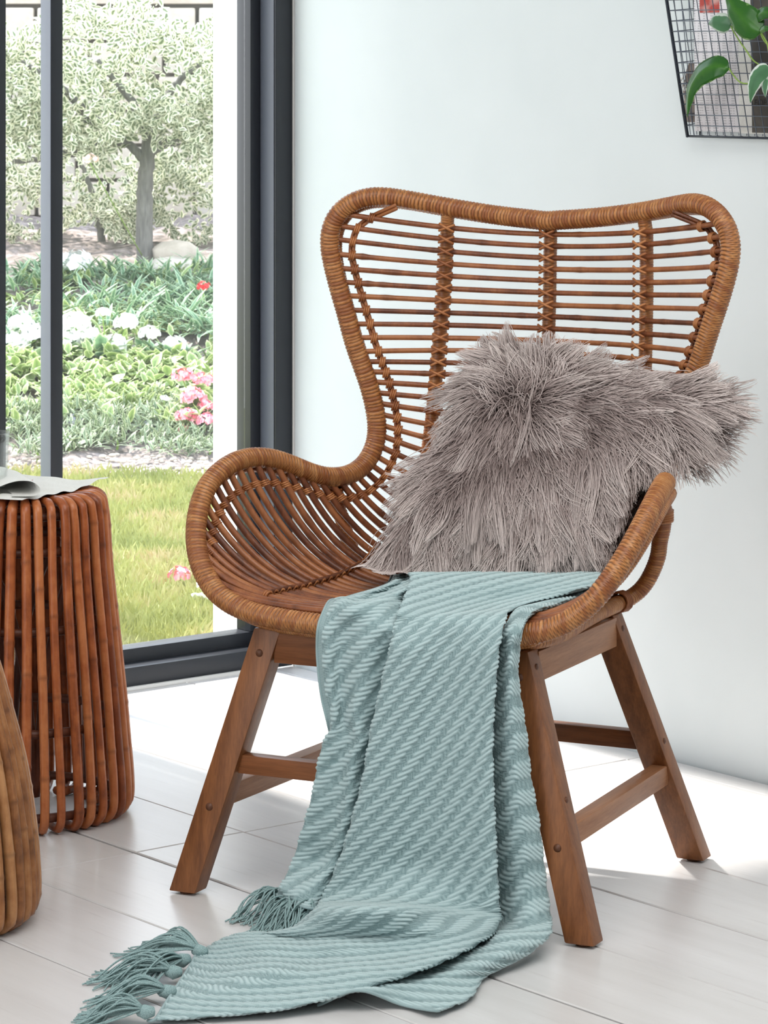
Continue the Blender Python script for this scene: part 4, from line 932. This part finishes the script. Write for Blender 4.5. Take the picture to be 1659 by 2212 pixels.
# grass blades
nb = 64000; bx = r_.uniform(-1.8, .45, nb); by = 6.0 + 3.15 * r_.uniform(0, 1, nb); ok = (-.624 * bx + .781 * by > 5.24) & (by < 9.10 - .35 * (bx + .9) * .6 + r_.normal(0, .02, nb)); bx = bx[ok]; by = by[ok]; nb = len(bx)
h = r_.uniform(.022, .045, nb); a = r_.uniform(0, 6.28, nb); lean = r_.normal(0, .012, (nb, 2)); w = .0022
Vb = np.zeros((nb, 4, 3)); Vb[:, 0] = np.stack([bx - w * np.cos(a), by - w * np.sin(a), 0 * bx - .005], 1); Vb[:, 1] = np.stack([bx + w * np.cos(a), by + w * np.sin(a), 0 * bx - .005], 1)
Vb[:, 2] = np.stack([bx + w * .7 * np.cos(a) + lean[:, 0] * .4, by + w * .7 * np.sin(a) + lean[:, 1] * .4, h * .6], 1); Vb[:, 3] = np.stack([bx + lean[:, 0], by + lean[:, 1], h], 1)
g = G(); q = np.arange(nb) * 4; g.add(Vb.reshape(-1, 3).tolist(), np.stack([q, q + 1, q + 2, q + 3], 1).tolist())
lawn = obj('lawn_grass', g, M_GRASS, smooth=False); tag(lawn, 'bright sunlit lawn grass outside the window', 'grass'); lawn['kind'] = 'stuff'
# leaves in bulk
LT = np.array([0, .3, .65, 1.0]); LW = np.array([.22, 1, .8, .08])
def leaves(g, P, D, U, L, Wd, droop=.25, fold_=.2):
    """P (k,3) bases, D directions, U rough normals"""
    k = len(P); D = D / np.linalg.norm(D, axis=1)[:, None]; S = np.cross(D, U); S /= np.linalg.norm(S, axis=1)[:, None] + 1e-9; Nn = np.cross(S, D)
    L = np.broadcast_to(L, (k,)); Wd = np.broadcast_to(Wd, (k,))
    Vv = np.zeros((k, 4, 3, 3)); E = np.zeros((k, 4, 3))
    for i in range(4):
        c = P + D * (L * LT[i])[:, None] - Nn * (droop * L * LT[i] ** 2)[:, None]
        for j in range(3):
            s = j - 1; Vv[:, i, j] = c + S * (Wd * LW[i] * s)[:, None] + Nn * (fold_ * Wd * LW[i] * abs(s))[:, None]; E[:, i, j] = max(abs(s), 1.0 if i == 3 else 0)
    F = []
    base = np.arange(k)[:, None] * 12
    for i in range(3):
        for j in range(2): F.append(base + np.array([i * 3 + j, i * 3 + j + 1, (i + 1) * 3 + j + 1, (i + 1) * 3 + j]))
    g.add(Vv.reshape(-1, 3).tolist(), np.stack(F, 1).reshape(-1, 4).tolist(), edge=E.ravel().tolist())
def unit(k): v = r_.normal(0, 1, (k, 3)); return v / np.linalg.norm(v, axis=1)[:, None]
def crown(centres, count, L, Wd, mat, name, parent):
    P = []
    for (c, rad, wgt) in centres:
        m = int(count * wgt); u = unit(m); rr = r_.uniform(.45, 1, m) ** .5; P.append(np.array(c) + u * np.array(rad) * rr[:, None])
    P = np.vstack(P); P += .06 * np.stack([np.sin(P[:, 2] * 23 + P[:, 0] * 9), 0 * P[:, 0], np.sin(P[:, 0] * 19)], 1)
    u = unit(len(P)); u[:, 2] += .15; g = G(); leaves(g, P - np.array(parent.location), u, unit(len(P)), r_.uniform(.7, 1.2, len(P)) * L, r_.uniform(.8, 1.2, len(P)) * Wd, .2, .25)
    o = obj(name, g, mat, parent); o['kind'] = 'stuff'; return o
def limb(parent, P, r0, r1, name='branch', mat=None):
    g = G(); Q = resample([V(p) - parent.location for p in P], 24); tube(g, Q + r_.normal(0, .002, Q.shape), np.linspace(r0, r1, 24), 9); return obj(name, g, mat or M_BARK, parent)
tr_ = thing('variegated_tree', 'small clipped tree with cream-edged leaves and a grey trunk outside the window', 'tree', (-.925, 12.2, .40))
limb(tr_, [(-.925, 12.2, .36), (-.93, 12.2, .60), (-.915, 12.2, .84), (-.90, 12.22, .98)], .036, .028, 'trunk')
for P in ([(-.915, 12.2, .80), (-1.02, 12.2, .90), (-1.2, 12.2, .99)], [(-.91, 12.2, .84), (-.80, 12.2, .90), (-.62, 12.25, .93)], [(-.91, 12.2, .90), (-.98, 12.15, 1.05), (-1.1, 12.1, 1.2)],
          [(-.90, 12.2, .95), (-.82, 12.3, 1.1), (-.7, 12.3, 1.2)], [(-1.0, 12.2, .89), (-1.2, 12.25, .84), (-1.45, 12.3, .80)], [(-1.1, 12.2, .95), (-1.25, 12.1, 1.1), (-1.4, 12.1, 1.2)]):
    limb(tr_, P, .020, .009)
crown([((-1.02, 12.2, 1.12), (.78, .45, .30), .72), ((-1.45, 12.2, .97), (.42, .35, .26), .12), ((-.52, 12.2, 1.02), (.30, .35, .22), .08), ((-1.12, 12.05, .93), (.20, .2, .10), .04), ((-.86, 12.0, .93), (.16, .15, .08), .03)], 11500, .036, .0115, M_VARIEG, 'foliage', tr_)
sh = thing('variegated_shrub', 'low cream-edged shrub filling the ground behind the grey tree trunk', 'shrub', (-1.15, 12.9, .45))
limb(sh, [(-1.15, 12.9, .42), (-1.18, 12.9, .6), (-1.25, 12.9, .8)], .018, .008, 'stem')
crown([((-1.35, 12.95, .66), (.55, .25, .22), .5), ((-.75, 12.9, .64), (.34, .2, .2), .35), ((-1.05, 12.75, .60), (.15, .15, .10), .08)], 5200, .032, .0105, M_VARIEG, 'foliage', sh)
# stone garden wall behind
gw = obj('garden_wall', (lambda g: (g.box((-1.2, 14.35, .8), (2.6, .12, 1.15)), g)[1])(G()), M_MORTAR, kind='structure', smooth=False); gw['label'] = 'pale stone garden wall behind the clipped tree'
z0 = -.3; row_i = 0
while z0 < 1.9:
    hh = r_.uniform(.13, .19); x0 = -2.6 + r_.uniform(0, .3)
    while x0 < .6:
        ww = r_.uniform(.28, .55); g = G(); g.box((x0 + ww / 2, 14.22, z0 + hh / 2), (ww / 2 - .008, .05 + r_.uniform(0, .02), hh / 2 - .008)); obj('stone', g, M_STONE, gw, bevel=.012); x0 += ww
    z0 += hh; row_i += 1
# bed plants. PX gives a place from its bearing and distance: plain trigonometry from the room origin
def at(u, v, Y): return np.array([(u - 830) / F_PX * Y, Y, 1.2 - (v - 130) / F_PX * Y])
def rosette(name, label, cat, c, n, L, Wd, mat, spread=.8, h0=None, grp=None, tilt=(.35, 1.2), droop=.35):
    g0 = float(gz(c[0], c[1])); o = thing(name, label, cat, (c[0], c[1], g0 - .01), group=grp)
    a = r_.uniform(0, 6.28, n); e = r_.uniform(*tilt, n); D = np.stack([np.cos(a) * np.cos(e), np.sin(a) * np.cos(e), np.sin(e)], 1)
    P = np.tile(np.array([0, 0, max(.02, c[2] - g0)]), (n, 1)) + D * L * .12 + r_.normal(0, L * .14 * spread, (n, 3))
    g = G(); leaves(g, P, D, np.tile([0, 0, 1.0], (n, 1)) + .2 * unit(n), r_.uniform(.7, 1.15, n) * L, Wd * r_.uniform(.8, 1.2, n), droop, .25); f = obj('foliage', g, mat, o); f['kind'] = 'stuff'
    g = G(); tube(g, resample([(0, 0, -.01), (.004, 0, max(.02, c[2] - g0) * .5), (0, 0, max(.03, c[2] - g0))], 8), .006, 6); obj('stem', g, M_STEM, o); return o
def head(parent, c, R, mat, n=34, label=None, flat=.75):
    c = np.array(c) - np.array(parent.location); g = G(); u = unit(n); u[:, 1] -= .25; u[:, 2] = np.abs(u[:, 2]) * 1.0 - .25; u /= np.linalg.norm(u, axis=1)[:, None]
    for k in range(n):
        p = c + u[k] * R * np.array([1, 1, flat]) * r_.uniform(.75, 1); pr = R * r_.uniform(.28, .4); n_ = u[k] + .3 * unit(1)[0]; n_ /= np.linalg.norm(n_); s = np.cross(n_, (0, 0, 1.01)); s /= np.linalg.norm(s); t_ = np.cross(n_, s)
        vs = [p - n_ * pr * .15]
        for j in range(10):
            an = j * math.pi / 5; rr = pr * (1 if j % 2 == 0 else .72); vs.append(p + s * rr * math.cos(an) + t_ * rr * math.sin(an) + n_ * pr * .18)
        g.add(vs, [(0, 1 + j, 1 + (j + 1) % 10) for j in range(10)])
    o = obj('flower_head', g, mat, parent, label=label)
    gz0 = float(gz(0, parent.location[1])) - parent.location[2]
    g = G(); tube(g, resample([(0, 0, .02), (c[0] * .6, c[1] * .6, c[2] * .6), (c[0], c[1], c[2] - R * .4)], 9), .0022, 5); obj('flower_stem', g, M_STEM, parent)
    return o
WH = [((-1.262, 10.6), [(45, 702, .045), (33, 738, .045), (78, 722, .050)], 'white-flowered geranium between the two window bars'),
      ((-1.055, 10.6), [(160, 700, .052), (150, 735, .045), (190, 722, .036)], 'white-flowered geranium just right of the window bar'),
      ((-.92, 10.5), [(272, 698, .042), (245, 748, .048), (222, 676, .024)], 'white-flowered geranium with two stacked flower heads'),
      ((-.78, 10.5), [(323, 722, .036)], 'white-flowered geranium with one round head left of its neighbour'),
      ((-.705, 10.5), [(378, 746, .040)], 'white-flowered geranium farthest right, one low head'),
      ((-1.17, 11.8), [(165, 568, .062)], 'white-flowered bush behind the bed at the foot of the tree')]
for (x_, y_), hs, lb in WH:
    zc = at(0, hs[0][1], y_)[2]; o = rosette('white_geranium', lb, 'flower', (x_, y_, zc - .16), 46, .085, .026, M_STRAP, 1.6, droop=.2)
    for u_, v_, R in hs: head(o, at(u_, v_, y_ - .02), R, M_PWHITE, 40)
PK = [((-.60, 9.95), [(396, 812, .036), (440, 822, .034)], 'pink begonia at the back, two pale pink heads'), ((-.585, 9.8), [(418, 858, .042), (446, 880, .028)], 'pink begonia in the middle, deepest pink head'),
      ((-.60, 9.65), [(402, 900, .034), (445, 912, .036), (395, 930, .026)], 'pink begonia at the front of the bed, three heads')]
for (x_, y_), hs, lb in PK:
    zc = at(0, hs[0][1], y_)[2]; o = rosette('pink_begonia', lb, 'flower', (x_, y_, zc - .13), 34, .07, .026, M_GREEN, 1.4)
    for u_, v_, R in hs: head(o, at(u_, v_, y_ - .03), R, M_PPINK, 34)
for (u_, v_, Y_, R, m_, nm, lb) in [(158, 908, 9.75, .030, M_PVIOL, 'violet_flower', 'pale violet flower by the window bar'), (325, 917, 9.7, .022, M_PVIOL, 'violet_flower', 'violet flower left of the pink begonias'), (60, 955, 9.6, .022, M_PVIOL, 'violet_flower', 'pale violet flower low between the window bars'),
                             (216, 935, 9.6, .007, M_PRED, 'red_flower', 'tiny red flower bud in the narrow leaves'), (440, 620, 11.2, .026, M_PRED, 'red_flower', 'red flower at the upper right of the bed'), (172, 955, 9.55, .020, M_PWHITE, 'small_white_flower', 'small white flower low by the window bar'),
                             (150, 990, 9.4, .018, M_PWHITE, 'small_white_flower', 'small white flower at the bed edge'), (355, 862, 9.8, .016, M_PWHITE, 'small_white_flower', 'small white flower beside the pink heads'), (196, 870, 10.0, .022, M_PPEACH, 'peach_flower', 'peach flower among broad green leaves')]:
    c = at(u_, v_, Y_); o = rosette(nm, lb, 'flower', (c[0], c[1], c[2] - .07), 18, .05, .012, M_LOW, 1.2); head(o, c, R, m_, 20)
c = at(195, 345, 11.75); head(tr_, c, .03, M_PPEACH, 24)
def mass(name, label, pts, per, L, Wd, mat, spread, tilt, droop, cat='plants'):
    o = thing(name, label, cat, (-.9, 10.2, .1)); g = G(); gs_ = G()
    for (u_, v_, Y_) in pts:
        c = at(u_, v_, Y_); a = r_.uniform(0, 6.28, per); e = r_.uniform(*tilt, per); D = np.stack([np.cos(a) * np.cos(e), np.sin(a) * np.cos(e), np.sin(e)], 1)
        g0 = float(gz(c[0], c[1])); hh = max(.02, c[2] - g0)
        P = np.array([c[0], c[1], g0 + hh * .75]) + D * L * .12 + r_.normal(0, 1, (per, 3)) * np.array([spread, spread, hh * .3]) * L
        leaves(g, P - np.array(o.location), D, np.tile([0, 0, 1.0], (per, 1)) + .25 * unit(per), r_.uniform(.6, 1.2, per) * L, Wd * r_.uniform(.7, 1.2, per), droop, .3)
        tube(gs_, resample(np.array([(c[0], c[1], g0 - .02), (c[0] + .005, c[1], g0 + hh * .5), (c[0], c[1], g0 + hh)]) - np.array(o.location), 5), .004, 5)
    f = obj('foliage', g, mat, o); f['kind'] = 'stuff'; f = obj('stems', gs_, M_STEM, o); f['kind'] = 'stuff'; o['kind'] = 'stuff'
rr = np.random.default_rng(77)
def spots(n, u0, u1, v0, v1, Y0, Y1):
    v = rr.uniform(v0, v1, n); return [(rr.uniform(u0, u1), vv, np.interp(vv, [v0, v1], [Y1, Y0])) for vv in v]
mass('strap_leaved_undergrowth', 'blue-green strap-leaved plants filling the back of the flower bed', spots(112, -520, 1000, 585, 735, 10.7, 11.9), 46, .105, .0085, M_STRAP, .55, (.3, 1.3), .5)
mass('broad_leaved_undergrowth', 'yellow-green rounded leaves filling the middle of the flower bed', spots(150, -520, 1000, 750, 930, 9.8, 10.5), 40, .052, .019, M_GREEN, 1.0, (.0, 1.4), .35)
mass('narrow_leaved_undergrowth', 'dull green narrow-leaved plants along the front edge of the flower bed', spots(155, -520, 1000, 850, 1000, 9.32, 9.95), 60, .048, .0042, M_LOW, .9, (.0, 1.4), .3)
mass('mixed_undergrowth', 'mixed pale green leaves between the white geranium heads and the tree foot', spots(150, -520, 1000, 570, 960, 9.6, 11.9), 36, .060, .012, M_GREEN, 1.0, (.0, 1.4), .3)
g = G()
for k in range(640):
    x_ = r_.uniform(-1.9, .4); y_ = 9.10 - .35 * (x_ + .9) * .6 + r_.uniform(0, .30); R = r_.uniform(.004, .013)
    gs = G(); lathe(gs, [(.001, -R * .4), (R, -R * .1), (R * .75, R * .45), (.001, R * .6)], 6, (x_, y_, float(gz(x_, y_)) + R * .3)); g.add(gs.v, gs.f)
gv = obj('soil_gravel', g, M_STONE); tag(gv, 'pale gravel and crumbs of soil along the lawn edge', 'gravel'); gv['kind'] = 'stuff'
rk = obj('rock', (lambda g: (lathe(g, [(.001, -.05), (.11, -.03), (.12, .02), (.07, .05), (.001, .06)], 9), g)[1])(G()), M_STONE); rk.location = at(372, 588, 11.9) - np.array([0, 0, .0]); tag(rk, 'flat pale rock right of the grey tree trunk', 'rock')
rk2 = obj('rock', rk.data); rk2.location = at(380, 548, 12.2); rk2.rotation_euler = (0, 0, 1.1); rk2.scale = (.8, .8, .9); tag(rk2, 'smaller pale rock above the flat rock, right of the trunk', 'rock')
lp = thing('fallen_pink_flower', 'pink flower lying on the lawn beside the left arm of the chair', 'flower', tuple(at(392, 1256, 7.16)))
lp.location.z = .0
head(lp, at(390, 1243, 7.12) , .026, M_PPINK, 30)
tw = thing('dry_twig', 'pale forked dry twig on the lawn below the pink flower', 'twig', tuple(at(430, 1310, 6.9))); tw.location.z = 0
for P in ([(412, 1285), (425, 1310), (455, 1338)], [(413, 1332), (435, 1335), (458, 1344)], [(448, 1295), (450, 1315), (455, 1338)]):
    limb(tw, [tuple(at(u_, v_, 6.86) * np.array([1, 1, 0]) + np.array([0, (1340 - v_) * .0045, .03])) for u_, v_ in P], .0035, .0028, 'branch', M_LINEN)
g = G(); g.box((-.98, 6.75, .13), (.34, .06, .14)); lw_ = struct('garden_wall_low', g, M_EXT, smooth=False)
